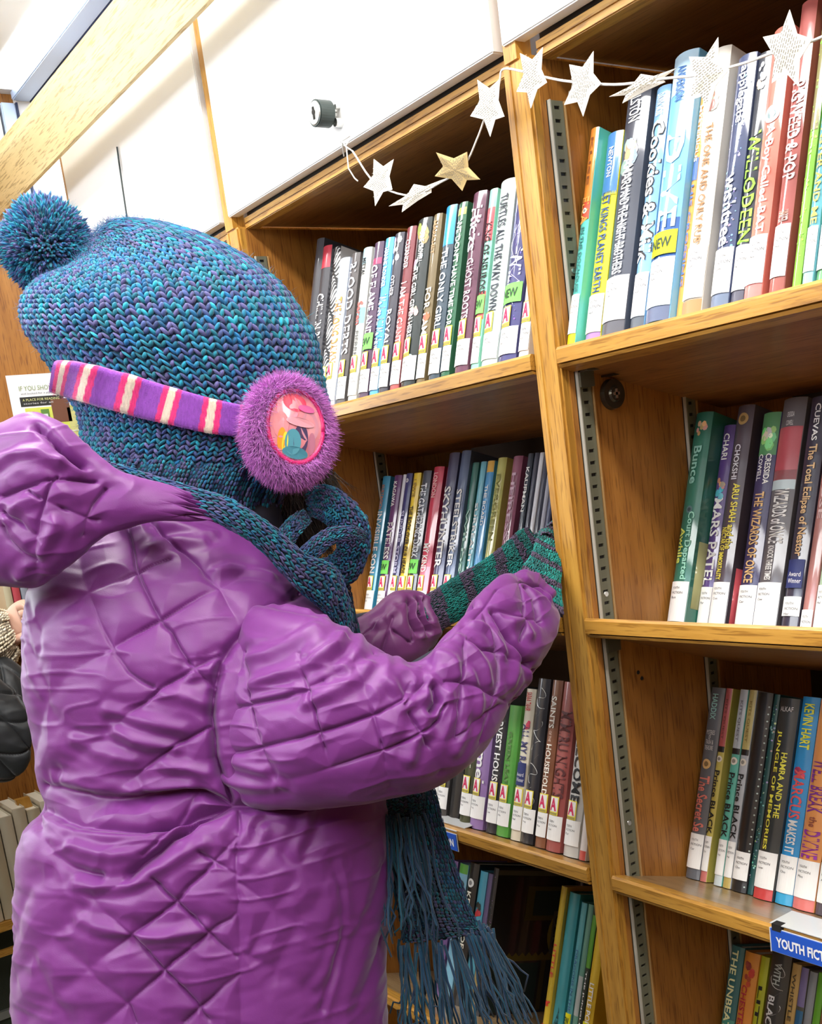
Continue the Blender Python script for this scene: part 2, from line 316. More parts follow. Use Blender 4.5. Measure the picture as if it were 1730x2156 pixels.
# ---------------------------------------------------------------- books
K = (.012, .012, .014)
SHELVES = {
'1R': ('top shelf of right bay', 'youth books on the top shelf of the right bay', 'Y', (.008,1.258,17), [
  (-.8636,.0118,.2243,0,'orange and teal book with a fox badge',(.12,.6,.52),{'b':[(.66,1,(.85,.3,.04)),(.58,.66,(.75,.1,.05))],'t':[('KLISE',.05,.3,(.25,.08,.02),.3,0),('ELLA',.36,.5,(.9,.45,.1),.8,0),('IN THE DOGHOUSE',.52,.86,(.05,.2,.2),.45,0)],'c':[(.62,(.9,.85,.7),.5)],'bot':(.85,.78,0)}),
  (-.8476,.0218,.2161,.01,'blue and yellow book with a zigzag border',(.85,.8,.03),{'b':[(.7,1,(.08,.26,.62))],'t':[('NEWTON',.08,.24,(.85,.9,.9),.3,0),('LET KINGS PLANET EARTH',.32,.86,(.06,.12,.3),.5,0)],'zig':.7,'bot':(.35,.2,.5)}),
  (-.8137,.031,.2436,0,'charcoal book with a girl in a storm on the spine',(.07,.08,.11),{'t':[('ALSTON',.02,.16,(.82,.82,.8),.45,0),('AMARI',.33,.47,(.82,.82,.8),.42,0),('AND THE NIGHT BROTHERS',.48,.87,(.8,.85,.9),.42,0)],'art':[(.68,.8,(.35,.55,.75)),(.72,.77,(.6,.42,.35))],'bot':(.1,.1,.12)}),
  (-.7777,.018,.2354,.003,'blue book with bubbly white title and cartoon children',(.22,.45,.72),{'t':[('DAWN MOSS',.03,.12,(.82,.82,.8),.5,0),('Cookies & Milk',.14,.72,(.82,.82,.8),1.15,0,(.02,.05,.12))],'art':[(.13,.22,(.25,.12,.08))],'bot':(.1,.12,.15)}),
  (-.751,.0296,.2516,-.004,'tall pale blue book with thin outlined title and yellow sticker',(.2,.52,.8),{'b':[(.85,1,(.5,.7,.85)),(.22,.38,(.02,.1,.35))],'t':[('ANDERSON',.06,.22,(.05,.15,.4),.35,0),('DIVE',.36,.8,(.75,.95,1),.75,0)],'new':(.85,.85,0),'bot':(.12,.15,.25)}),
  (-.7205,.0068,.2097,.004,'slim orange and blue book',(.85,.4,.08),{'b':[(.62,.72,(.1,.2,.5))],'t':[('MYSTERIOUS',.05,.3,(.82,.82,.8),.5,0),('HIS CROSSING',.4,.85,(.1,.2,.6),.5,0)],'nolab':1}),
  (-.71,.0232,.2425,0,'cream white book with a dog in an oval',(.8,.76,.68),{'t':[('THE ONE AND ONLY RUBY',.3,.8,(.4,.2,.08),.36,0)],'art':[(.78,.86,(.25,.15,.08))],'lab':(.06,.26),'bot':(.5,.25,.1)}),
  (-.6765,.0213,.2244,0,'navy starry book with lowercase white title',(.05,.07,.16),{'t':[('applegate',.05,.3,(.82,.82,.8),.5,0),('wishtree',.52,.84,(.75,.8,.95),.7,0)],'spk':(.35,.45,.8),'bot':(.15,.2,.3)}),
  (-.6558,.0142,.2205,.002,'black book with neon green ladder letters',(.03,.035,.05),{'t':[('WILLODEEN',.33,.8,(.35,.85,.08),.95,0)],'art':[(.86,.98,(.7,.7,.6))],'bot':(.1,.1,.14)}),
  (-.6399,.0187,.234,0,'salmon red book with a round bat emblem',(.72,.2,.15),{'t':[('ARNOLD',.06,.2,(.9,.75,.7),.35,0),('A Boy Called BAT',.4,.84,(.92,.88,.8),.55,0)],'c':[(.68,(.55,.8,.85),.8)],'bot':(.75,.22,.2)}),
  (-.6139,.0155,.2465,0,'maroon book with wavy white title',(.34,.08,.07),{'t':[('PIGWEED & POP',.36,.8,(.92,.88,.85),.8,0),('HARPER',.935,.985,(.85,.7,.6),.6,0)],'bot':(.34,.1,.08)}),
  (-.5925,.0082,.2414,.002,'grass green book with bark above',(.22,.5,.05),{'b':[(.55,1,(.22,.2,.07)),(.9,1,(.06,.12,.03))],'spk':(.4,.7,.1),'nolab':1}),
  (-.5809,.0116,.2069,0,'teal book with amber block capitals',(.1,.38,.46),{'t':[('OSWALD',.08,.26,(.1,.3,.6),.5,0),('MONSTER AND ME',.3,.8,(.85,.55,.12),.6,0)],'art':[(.76,.81,(.6,.35,.25))],'bot':(.3,.6,.7)}),
  (-.5702,.0126,.2107,.003,'green book cut by the right edge of the photo',(.15,.4,.18),{'t':[('GREEN',.3,.6,(.82,.82,.8),.6,0)]}),
  (-.554,.0122,.1983,0,'plain dark blue book past the green one',(.05,.12,.3),{}),
]),
'1L': ('top shelf of left bay', 'teen books on the top shelf of the left bay', 'A', (.02,1.254,17), [
  (-1.4611,.0232,.2653,0,'dark book half behind the knit hat',(.05,.05,.06),{}),
  (-1.4378,.0316,.2481,0,'black book with a red top band',(.05,.05,.06),{'b':[(.87,1,(.55,.04,.07))],'t':[('CHILL IN BLOOD',.35,.85,(.82,.82,.8),.7,0)]}),
  (-1.4108,.0185,.2427,.004,'zebra striped black and white book',(.75,.75,.75),{'zeb':1}),
  (-1.3842,.027,.2173,0,'pale blue and white book with orange letters',(.55,.62,.75),{'b':[(0,.6,(.8,.8,.8))],'t':[('THE LONG DAWN',.3,.8,(.65,.3,.06),.7,0)]}),
  (-1.3556,.0229,.2187,.002,'grey brown book with tall grey capitals',(.1,.09,.09),{'t':[('BLOOD DEBTS',.06,.65,(.55,.55,.58),.75,0)]}),
  (-1.3211,.0221,.2172,0,'white book with teal clouds and red script',(.72,.74,.7),{'b':[(.52,.62,(.25,.55,.62)),(.9,1,(.4,.6,.65))],'t':[('MITTAL',.08,.22,(.012,.012,.014),.35,0),('Seren',.42,.6,(.7,.12,.1),.6,0),('PIERRE',.65,.85,(.2,.2,.2),.35,0)]}),
  (-1.2931,.0234,.2176,0,'plum book with pale serif capitals',(.09,.05,.1),{'b':[(.86,.9,(.4,.05,.15))],'t':[('OF FLAME AND',.2,.82,(.75,.72,.8),.65,0)],'new':(.2,.75,.12)}),
  (-1.2675,.0208,.2177,.001,'sky blue book with white handwriting',(.1,.42,.75),{'t':[('HANNE RONDER',.08,.4,(.82,.82,.8),.45,0),('We Are All We Have',.46,.9,(.82,.82,.8),.85,0)],'art':[(.1,.16,(.7,.2,.3))]}),
  (-1.2432,.0221,.2173,0,'charcoal book with a white skull mark',(.06,.06,.08),{'t':[('OTHER',.3,.45,(.6,.6,.65),.4,0),('ROYAL',.54,.8,(.75,.78,.8),.5,0)],'art':[(.82,.97,(.8,.78,.78))]}),
  (-1.2172,.0215,.219,.001,'brick red book with pink capitals',(.22,.05,.06),{'b':[(0,.6,(.45,.1,.1))],'t':[('CLEANDER',.1,.32,(.82,.82,.8),.45,0),('I AM THE GIANT',.42,.88,(.85,.55,.55),.6,0)]}),
  (-1.1907,.0311,.2206,0,'black book with white feathers and gold curls',(.03,.04,.04),{'t':[('LAINE CROWELL',.1,.33,(.82,.82,.8),.3,.25),('THE GIRL GIVEN HERE',.36,.88,(.82,.82,.8),.4,-.2)],'art':[(.88,.96,(.5,.32,.12)),(.72,.78,(.7,.7,.7)),(.45,.5,(.7,.6,.45)),(.18,.24,(.75,.75,.7))]}),
  (-1.1592,.0184,.2206,.002,'olive brown book with gold letters',(.2,.15,.07),{'t':[('MARCHET',.05,.3,(.5,.3,.15),.4,0),('FOR I AM',.55,.9,(.85,.8,.7),.65,0)],'art':[(.38,.43,(.65,.25,.1))]}),
  (-1.1296,.0226,.2214,0,'slate book with a bright blue top',(.05,.08,.11),{'b':[(.78,1,(.03,.35,.7))],'t':[('THE ONLY GIRL',.3,.86,(.75,.8,.85),.55,0)]}),
  (-1.1038,.0173,.219,0,'dark green book with white narrow capitals',(.03,.14,.07),{'b':[(.93,.97,(.55,.6,.1))],'t':[("WE DON'T HAVE TIME FOR",.12,.86,(.85,.9,.85),.6,0)]}),
  (-1.0716,.0255,.22,-.003,'wine purple book with looping signature',(.14,.05,.09),{'t':[('Hicks',.1,.4,(.75,.7,.75),.8,0),('GHOST ROOTS',.45,.86,(.6,.5,.55),.5,0)]}),
  (-1.0442,.0146,.2185,0,'mint book with red arc and black capitals',(.3,.72,.55),{'b':[(.72,.9,(.7,.08,.1)),(.3,.45,(.65,.12,.12))],'t':[('KING OF NEUROSES',.26,.85,(.012,.012,.014),.8,0)],'new':(.2,.75,.12)}),
  (-1.0239,.0282,.2207,0,'mint white book with inky handwritten title',(.62,.75,.73),{'t':[('TURTLES ALL THE WAY DOWN',.08,.72,(.05,.06,.08),.5,0)]}),
  (-.9924,.0305,.1992,0,'violet book with white lightning',(.06,.06,.2),{'t':[('WILD',.45,.78,(.7,.7,.95),.7,0)],'spk':(.2,.18,.6),'bolt':1,'new':(.2,.75,.12)}),
  (-.9574,.0164,.1857,0,'white book tucked against the divider',(.75,.72,.68),{}),
]),
'2R': ('middle shelf of right bay', 'youth books on the middle shelf of the right bay', 'Y', (.128,.93,19), [
  (-.8636,.0245,.2547,-.012,'thick green book with a moon and olive panel',(.03,.19,.13),{'t':[('Bunce',.17,.36,(.3,.65,.55),.45,0),('Court Departed',.5,.84,(.35,.75,.6),.4,.25),('Awhile',.58,.76,(.7,.8,.15),.34,-.45)],'art':[(.9,.95,(.75,.6,.3))],'c':[(.56,(.1,.2,.22),.35)],'side':(.12,.42,(.42,.42,.2))}),
  (-.8378,.016,.2427,.008,'deep purple book with a diver figure',(.1,.05,.22),{'t':[('CHARI',.05,.2,(.82,.82,.8),.5,0),('MARS PATEL',.42,.92,(.82,.82,.8),.75,0)],'art':[(.62,.7,(.1,.4,.6)),(.7,.74,(.6,.3,.2))]}),
  (-.812,.0223,.2586,-.003,'brown black book with yellow title and gold crest',(.09,.07,.09),{'t':[('CHOKSHI',.18,.34,(.7,.7,.75),.35,-.1),('ARU SHAH and the',.36,.66,(.85,.75,.1),.36,.35),('NECTAR OF IMMORTALITY',.56,.8,(.85,.75,.1),.34,-.38)],'c':[(.94,(.5,.33,.12),.6)],'side':(0,.3,(.55,.08,.1)),'bot':(.12,.12,.15)}),
  (-.7782,.0231,.2467,0,'ink blue book with green dragon art and gold capitals',(.05,.04,.12),{'b':[(.81,1,(.08,.25,.1))],'t':[('CRESSIDA',.22,.38,(.82,.82,.8),.28,.42),('COWELL',.22,.36,(.82,.82,.8),.28,-.42),('THE WIZARDS OF ONCE',.42,.9,(.75,.48,.2),.5,0)],'art':[(.84,.97,(.25,.6,.2)),(.88,.93,(.8,.75,.5))],'bot':(.06,.04,.12)}),
  (-.7544,.0292,.259,0,'wide grey book with red art and ragged white title',(.13,.12,.13),{'b':[(.66,.88,(.45,.08,.1)),(.62,.7,(.5,.6,.62))],'th':[('CRESSIDA',.93,.3),('COWELL',.895,.3)],'t':[('WIZARDS of ONCE',.4,.64,(.82,.82,.8),.6,.1),('KNOCK THREE TIMES',.65,.8,(.82,.82,.8),.28,-.1)],'bot':(.2,.2,.2)}),
  (-.7194,.0212,.2565,0,'black book with brush lettered gold title',(.04,.035,.06),{'t':[('CUEVAS',.04,.24,(.82,.82,.8),.3,.1),('The Total Eclipse of Nestor',.26,.86,(.75,.5,.25),.55,0)],'lab':(.1,.18),'seal':1,'bot':(.1,.1,.15)}),
  (-.697,.0144,.2554,.002,'dusty pink book with shiny jacket',(.45,.2,.18),{'t':[('ROSE',.3,.5,(.7,.5,.5),.4,0)],'lab':(.02,.13)}),
  (-.6831,.0118,.2519,.004,'pale green and white book near the frame edge',(.45,.6,.45),{'t':[('GARDEN',.3,.6,(.1,.3,.15),.5,0)],'bot':(.1,.45,.25)}),
  (-.6679,.0108,.2457,0,'navy book beyond the pale green one',(.04,.06,.2),{}),
]),
'2L': ('middle shelf of left bay', 'teen books on the middle shelf of the left bay', 'A', (.116,.934,19), [
  (-1.5122,.0228,.2324,0,'cyan blue book with white capitals',(.05,.32,.52),{'t':[('KURTAGICH',.08,.3,(.6,.2,.1),.35,0),('INVISIBLE SON',.32,.88,(.82,.82,.8),.6,0)]}),
  (-1.4809,.0221,.2321,.002,'plum book with white serif title',(.14,.04,.16),{'t':[('KAGAWA',.06,.3,(.82,.82,.8),.45,0),('FATELESS',.45,.8,(.82,.82,.8),.7,0)],'new':(.2,.75,.12)}),
  (-1.4592,.0083,.2328,.004,'slim silver white book',(.72,.72,.78),{'nolab':1}),
  (-1.444,.0171,.232,0,'navy book with a crescent at the top',(.04,.04,.16),{'t':[('SUNDER STORM',.3,.8,(.5,.5,.7),.5,0)],'c':[(.95,(.8,.8,.85),.4)]}),
  (-1.4242,.0197,.2311,.001,'mustard yellow book with black capitals',(.8,.58,.04),{'t':[('LEWIS',.06,.22,(.3,.2,.05),.4,0),('THE BOOK OVER OUR HEADS',.3,.9,(.012,.012,.014),.45,0)]}),
  (-1.3988,.0229,.2319,0,'black and white book with curled title',(.06,.07,.1),{'t':[('THE GATHERING DARK',.12,.82,(.8,.85,.9),.7,0)],'new':(.2,.75,.12)}),
  (-1.3703,.0262,.2355,0,'crimson and pink book',(.6,.05,.1),{'b':[(0,.35,(.75,.2,.3))],'t':[('LONDON',.05,.25,(.8,.5,.5),.4,0),('MY KIND',.62,.85,(.82,.82,.8),.5,0)]}),
  (-1.3299,.0252,.2521,-.004,'tall slate blue book with spaced white capitals',(.08,.08,.16),{'t':[('SKYHUNTER',.22,.75,(.82,.82,.8),.6,0)]}),
  (-1.298,.0277,.2522,-.005,'tall steel blue glossy book',(.1,.14,.25),{'t':[('STEELSTRIKER',.28,.85,(.82,.82,.8),.55,0)]}),
  (-1.2752,.0152,.2342,0,'dark green narrow book',(.03,.15,.12),{'t':[('WILDS',.3,.7,(.4,.6,.5),.4,0)]}),
  (-1.2566,.0125,.2344,.001,'turquoise narrow book with white capitals',(.15,.45,.55),{'t':[('SURREALITY',.3,.8,(.82,.82,.8),.5,0)]}),
  (-1.2393,.0164,.2333,0,'blue book with an amber top',(.06,.3,.6),{'b':[(.93,1,(.7,.4,.05))],'t':[('THE BOARD',.15,.4,(.82,.82,.8),.4,0)]}),
  (-1.2166,.0194,.2356,0,'olive gold book',(.5,.48,.12),{'t':[('EVERGREEN',.1,.5,(.25,.25,.05),.4,0)]}),
  (-1.1829,.02,.2347,0,'mauve book with shiny jacket',(.28,.08,.14),{'t':[('HEIRESS',.1,.5,(.6,.4,.5),.4,0)]}),
  (-1.1525,.0109,.2361,0,'black book with white surname',(.03,.04,.06),{'t':[('KAUFMAN',.08,.34,(.82,.82,.8),.6,0)]}),
  (-1.1403,.0088,.2362,.001,'slim charcoal book left of four thin ones',(.05,.05,.08),{}),
  (-1.1284,.0081,.2352,0,'slim white book above the glove',(.7,.7,.75),{}),
  (-1.1199,.0092,.2353,.001,'slim ink black book above the glove',(.04,.04,.07),{}),
  (-1.108,.0079,.2349,0,'slim grey book near the divider',(.35,.35,.42),{}),
  (-1.0986,.0087,.233,0,'slim navy book against the divider',(.05,.06,.14),{}),
]),
'3R': ('lower shelf of right bay', 'youth books on the lower shelf of the right bay', 'Y', (.112,.638,19), [
  (-.8636,.0214,.2295,0,'slate grey book with coral script and amber badge',(.13,.14,.16),{'t':[('HADDIX',.04,.2,(.35,.65,.6),.4,0),('The Secret Se',.55,.9,(.75,.22,.17),.75,0)],'th':[('MYSTERIES',.765,.6),('OF',.74,.15),('TRASH &',.715,.55),('TREASURE',.685,.6)],'c':[(.6,(.75,.48,.2),.6)]}),
  (-.8428,.0096,.23,.001,'thin book banded coral and gold with a round emblem',(.62,.52,.12),{'b':[(.7,1,(.55,.12,.12)),(.67,.7,(.012,.012,.014)),(.17,.2,(.012,.012,.014)),(0,.17,(.6,.14,.14))],'t':[('KITS QUEST',.06,.28,(.2,.05,.05),.35,0),('Prince BLACK',.45,.8,(.012,.012,.014),.7,0)],'c':[(.635,(.85,.8,.7),.8)],'bot':(.6,.18,.16)}),
  (-.8224,.0116,.2304,.001,'thin book banded silver and sea green with a round emblem',(.12,.5,.4),{'b':[(.7,1,(.55,.6,.65)),(.67,.7,(.012,.012,.014)),(.17,.2,(.012,.012,.014)),(0,.17,(.5,.58,.6))],'t':[('KITS QUEST',.06,.28,(.2,.2,.25),.35,0),('Prince BLACK',.45,.8,(.012,.012,.014),.7,0)],'c':[(.635,(.85,.8,.7),.8)],'bot':(.6,.68,.7)}),
  (-.8093,.0109,.2308,.001,'thin book banded gold and silver with a round emblem',(.5,.53,.58),{'b':[(.7,1,(.6,.5,.18)),(.67,.7,(.012,.012,.014)),(.17,.2,(.012,.012,.014)),(0,.17,(.5,.4,.12))],'t':[('KITS QUEST',.06,.28,(.3,.2,.05),.35,0),('Prince BLACK',.45,.8,(.012,.012,.014),.7,0)],'c':[(.635,(.85,.8,.7),.8)],'bot':(.55,.42,.12)}),
  (-.7961,.0205,.2292,0,'plain black book with dotted seam edge',(.02,.02,.022),{'dots':1,'lab':(.06,.2)}),
  (-.7755,.0072,.2286,.002,'thin dark teal book with curling white marks',(.02,.09,.09),{'spk':(.3,.45,.45),'nolab':1}),
  (-.7628,.026,.2253,-.004,'black book with yellow capitals in two rows',(.035,.04,.04),{'th':[('ALKAF',.945,.65)],'t':[('HAMRA AND THE',.3,.66,(.85,.8,.08),.26,.4),('JUNGLE OF MEMORIES',.18,.84,(.85,.8,.08),.28,-.36)],'bot':(.6,.06,.06)}),
  (-.7368,.0218,.2293,0,'bright blue book with red title and yellow author',(.03,.3,.65),{'t':[('KEVIN HART',.04,.3,(.85,.85,.05),.55,.1),('MARCUS',.42,.7,(.75,.1,.1),.65,0),('MAKES IT',.71,.9,(.82,.82,.8),.55,0)],'art':[(.62,.66,(.6,.05,.1))],'bot':(.05,.4,.7)}),
  (-.7142,.0266,.2289,0,'orange book with jagged purple letters',(.8,.33,.1),{'t':[('WELL BREAK',.35,.66,(.22,.03,.3),.75,0),('the',.68,.74,(.3,.08,.05),.35,0),('DIVINE',.76,.92,(.3,.03,.36),.75,0)],'bot':(.75,.2,.18)}),
  (-.6859,.0164,.2349,0,'dark book cut by the right frame edge',(.05,.04,.06),{'bot':(.1,.08,.1)}),
  (-.6681,.0141,.2365,0,'grey book past the frame edge',(.3,.3,.3),{}),
]),
'3L': ('lower shelf of left bay', 'teen books on the lower shelf of the left bay', 'A', (.026,.668,17), [
  (-1.3106,.0176,.2046,0,'brown book hidden mostly by the purple sleeve',(.2,.1,.06),{}),
  (-1.2908,.0151,.2034,0,'grey book mostly behind the hanging scarf',(.3,.3,.3),{}),
  (-1.2745,.014,.2021,0,'white book beside the hanging scarf',(.7,.7,.7),{}),
  (-1.2601,.01,.2007,.001,'slim off white book under the sleeve',(.65,.65,.62),{}),
  (-1.248,.0262,.199,0,'dark grey book under the sleeve',(.06,.06,.06),{}),
  (-1.2244,.0236,.1986,.004,'matt black book without a label',(.02,.02,.02),{'nolab':1}),
  (-1.1939,.0232,.2006,0,'olive black book',(.06,.07,.03),{'t':[('NIGHT',.3,.6,(.4,.4,.3),.5,0)]}),
  (-1.1699,.0286,.2001,0,'lavender book with white script',(.3,.18,.42),{'t':[('Camel',.35,.8,(.82,.82,.8),.7,0)]}),
  (-1.135,.0218,.2004,0,'black book with white serif capitals',(.03,.03,.035),{'t':[('HARVEST HOUSE',.18,.82,(.82,.82,.8),.55,0)]}),
  (-1.1124,.0241,.1746,0,'grass green book',(.1,.36,.06),{'t':[('GREEN LEAF',.2,.6,(.1,.2,.05),.3,0)]}),
  (-1.0824,.0185,.1989,0,'cream book with red heart and navy capitals',(.72,.66,.52),{'t':[('SABAA TAHIR',.03,.2,(.6,.06,.06),.55,0),('ALL MY RAGE',.32,.8,(.05,.05,.15),.7,0)],'art':[(.74,.78,(.65,.05,.1))],'seal':1}),
  (-1.063,.0234,.2139,.001,'black book with white looping line art',(.025,.025,.03),{'loop':1}),
  (-1.0342,.0185,.2138,0,'brown book with white spaced capitals',(.25,.1,.05),{'t':[('SAINTS',.12,.36,(.85,.8,.7),.5,0),('OF THE',.38,.46,(.7,.5,.4),.25,0),('HOUSEHOLD',.48,.86,(.85,.8,.7),.5,0)]}),
  (-1.0131,.0252,.2132,0,'dusty red book with jagged black letters',(.38,.1,.09),{'t':[('MIMIRU NIGHTS',.2,.8,(.12,.03,.03),.8,0)]}),
  (-.9811,.0252,.2124,0,'light grey book with heavy black capitals',(.6,.6,.57),{'t':[('WELCOME',.25,.8,(.012,.012,.014),.6,0)]}),
  (-.9532,.0112,.2104,0,'white and red book against the divider',(.7,.65,.62),{'bot':(.6,.1,.08),'nolab':1}),
]),
'4R': ('bottom shelf of right bay', 'youth books on the bottom shelf of the right bay', 'Y', (.11,.307,19), [
  (-.8636,.0194,.2292,0,'dark teal book with slanted pale yellow capitals',(.04,.16,.16),{'b':[(0,.6,(.07,.32,.24))],'t':[('THE UNBEATABLE',.02,.62,(.85,.85,.45),.5,-.1)]}),
  (-.8428,.0221,.2275,0,'orange book with red outlined figure',(.75,.28,.04),{'t':[('CHESTER KEENE',.18,.62,(.5,.03,.05),.4,-.25)],'art':[(.82,.96,(.5,.07,.04)),(.42,.5,(.75,.8,.85))]}),
  (-.8206,.0118,.2273,.002,'lime yellow book with black brush marks',(.5,.52,.03),{'t':[('LITTLE',.16,.6,(.012,.012,.014),.45,0)]}),
  (-.8048,.0276,.2381,0,'black book with bold white capitals',(.05,.05,.045),{'t':[('BLACK PANTHER',.22,.7,(.82,.82,.8),.35,-.25),('WITH',.05,.16,(.5,.55,.5),.35,0)],'swirl':1}),
  (-.7765,.012,.2311,.002,'tan book with slanted dark title',(.6,.38,.12),{'t':[('WHISTLE AFTER HOURS',.05,.7,(.1,.07,.03),.4,0)]}),
  (-.7626,.0104,.2303,0,'picture book with violet and blue panels',(.1,.1,.08),{'b':[(.8,1,(.22,.18,.36)),(.66,.78,(.03,.15,.3)),(.63,.65,(.5,.04,.05))]}),
  (-.7512,.0102,.2287,0,'grey and white book with red lettering',(.3,.32,.34),{'b':[(0,.62,(.7,.7,.7))],'t':[('STORM',.45,.7,(.55,.06,.08),.4,0)]}),
  (-.7397,.0091,.2305,0,'bright green and white book',(.14,.42,.03),{'b':[(0,.62,(.7,.7,.7))],'t':[('STORM',.45,.7,(.55,.06,.08),.4,0)]}),
  (-.7299,.0092,.2302,0,'brown book at the frame corner',(.3,.15,.08),{}),
]),
'4L': ('bottom shelf of left bay', 'picture books on the bottom shelf of the left bay', 'P', (.08,.318,19), [
  (-1.4045,.017,.2214,0,'purple book behind the scarf edge',(.15,.08,.25),{}),
  (-1.3815,.0223,.2215,0,'pale blue book with a ring mark',(.2,.45,.6),{'c':[(.85,(.03,.05,.06),.7)],'b':[(.93,1,(.1,.35,.05))]}),
  (-1.3565,.024,.2284,0,'black book with a white disc and cream title',(.015,.015,.015),{'c':[(.86,(.8,.8,.78),.6)],'t':[('KEEPERS OF',.2,.6,(.8,.78,.65),.4,0)]}),
  (-1.3281,.0183,.2206,0,'light blue book with a small red figure',(.07,.35,.48),{'art':[(.68,.73,(.5,.04,.05)),(.73,.77,(.03,.03,.03))]}),
  (-1.3093,.0103,.2201,.001,'violet mottled book with white edge',(.12,.09,.2),{'b':[(0,.4,(.3,.22,.08))]}),
  (-1.1383,.0136,.2396,-.006,'narrow yellow book with red dotted title',(.6,.42,.03),{'t':[('LITTLE',.35,.55,(.6,.05,.03),.5,0)],'art':[(.28,.31,(.6,.04,.03))],'dog':1}),
  (-1.1261,.0213,.2341,0,'sea green book with black plant silhouettes',(.05,.32,.36),{'weed':1}),
  (-1.1019,.0107,.2247,.002,'pale teal book with blue and red words',(.12,.42,.46),{'t':[('DRAGONS IN THE BAG',.3,.8,(.05,.15,.3),.45,0)],'new':(.75,.72,0),'dog':1}),
  (-1.0882,.0096,.2252,.002,'grey green narrow book',(.14,.32,.24),{'b':[(.3,.55,(.45,.5,.48))]}),
  (-1.0757,.0095,.2242,0,'dark book with bright leaves at the top',(.02,.03,.02),{'b':[(.62,.95,(.1,.32,.03))],'t':[('THE JUNGLE GYM',.4,.9,(.82,.82,.8),.3,0)],'dog':1}),
  (-1.0649,.0165,.2215,0,'yellow and orange book against the divider',(.7,.45,.03),{'t':[('LITTLE POET',.45,.75,(.82,.82,.8),.5,0)],'new':(.75,.72,0)}),
]),
}
covers = {}
def covermat(c):
    k = tuple(round(x, 3) for x in c)
    if k not in covers: covers[k] = plain('cover_%d' % len(covers), c, .45, coat=1, spec=.3)
    return covers[k]
def bulge(x, W, b): return -b*(1-(2*np.clip(x/W, 0, 1)-1)**2)
def patch(mb, W, b, x0, x1, z0, z1, c, lift=.0004, n=6):
    """flat print that follows the rounded spine"""
    V = []
    for i in range(n+1):
        x = x0+(x1-x0)*i/n; y = float(bulge(x, W, b))-lift
        V += [(x, y, z0), (x, y, z1)]
    mb.add(V, [(2*i, 2*i+2, 2*i+3, 2*i+1) for i in range(n)], c)
def stamp(mb, s, W, b, x0, x1, z0, z1, c, down=True, lift=.0006, bold=.0):
    """lettering on the spine; down = reading from top to bottom"""
    V, F = text_mesh(s, bold)
    if not len(V): return
    if down: x = x0+(x1-x0)*V[:, 1]; z = z1-(z1-z0)*V[:, 0]
    else: x = x0+(x1-x0)*V[:, 0]; z = z0+(z1-z0)*V[:, 1]
    y = bulge(x, W, b)-lift
    mb.add(np.stack([x, y, z], 1).tolist(), F, c)
def disc(mb, W, b, cx, cz, r, c, lift=.0006, n=18, sx=1):
    V = [(cx, float(bulge(cx, W, b))-lift, cz)]+[(cx+sx*r*math.cos(2*math.pi*i/n), float(bulge(cx+sx*r*math.cos(2*math.pi*i/n), W, b))-lift, cz+r*math.sin(2*math.pi*i/n)) for i in range(n)]
    mb.add(V, [(0, i+1, (i+1) % n+1) for i in range(n)], c)
LAST = ['Had', 'Hal', 'Hug', 'Bun', 'Alk', 'Car', 'App', 'Arn', 'Cow', 'Cho', 'Cue', 'Har', 'Lew', 'Mos', 'Par']
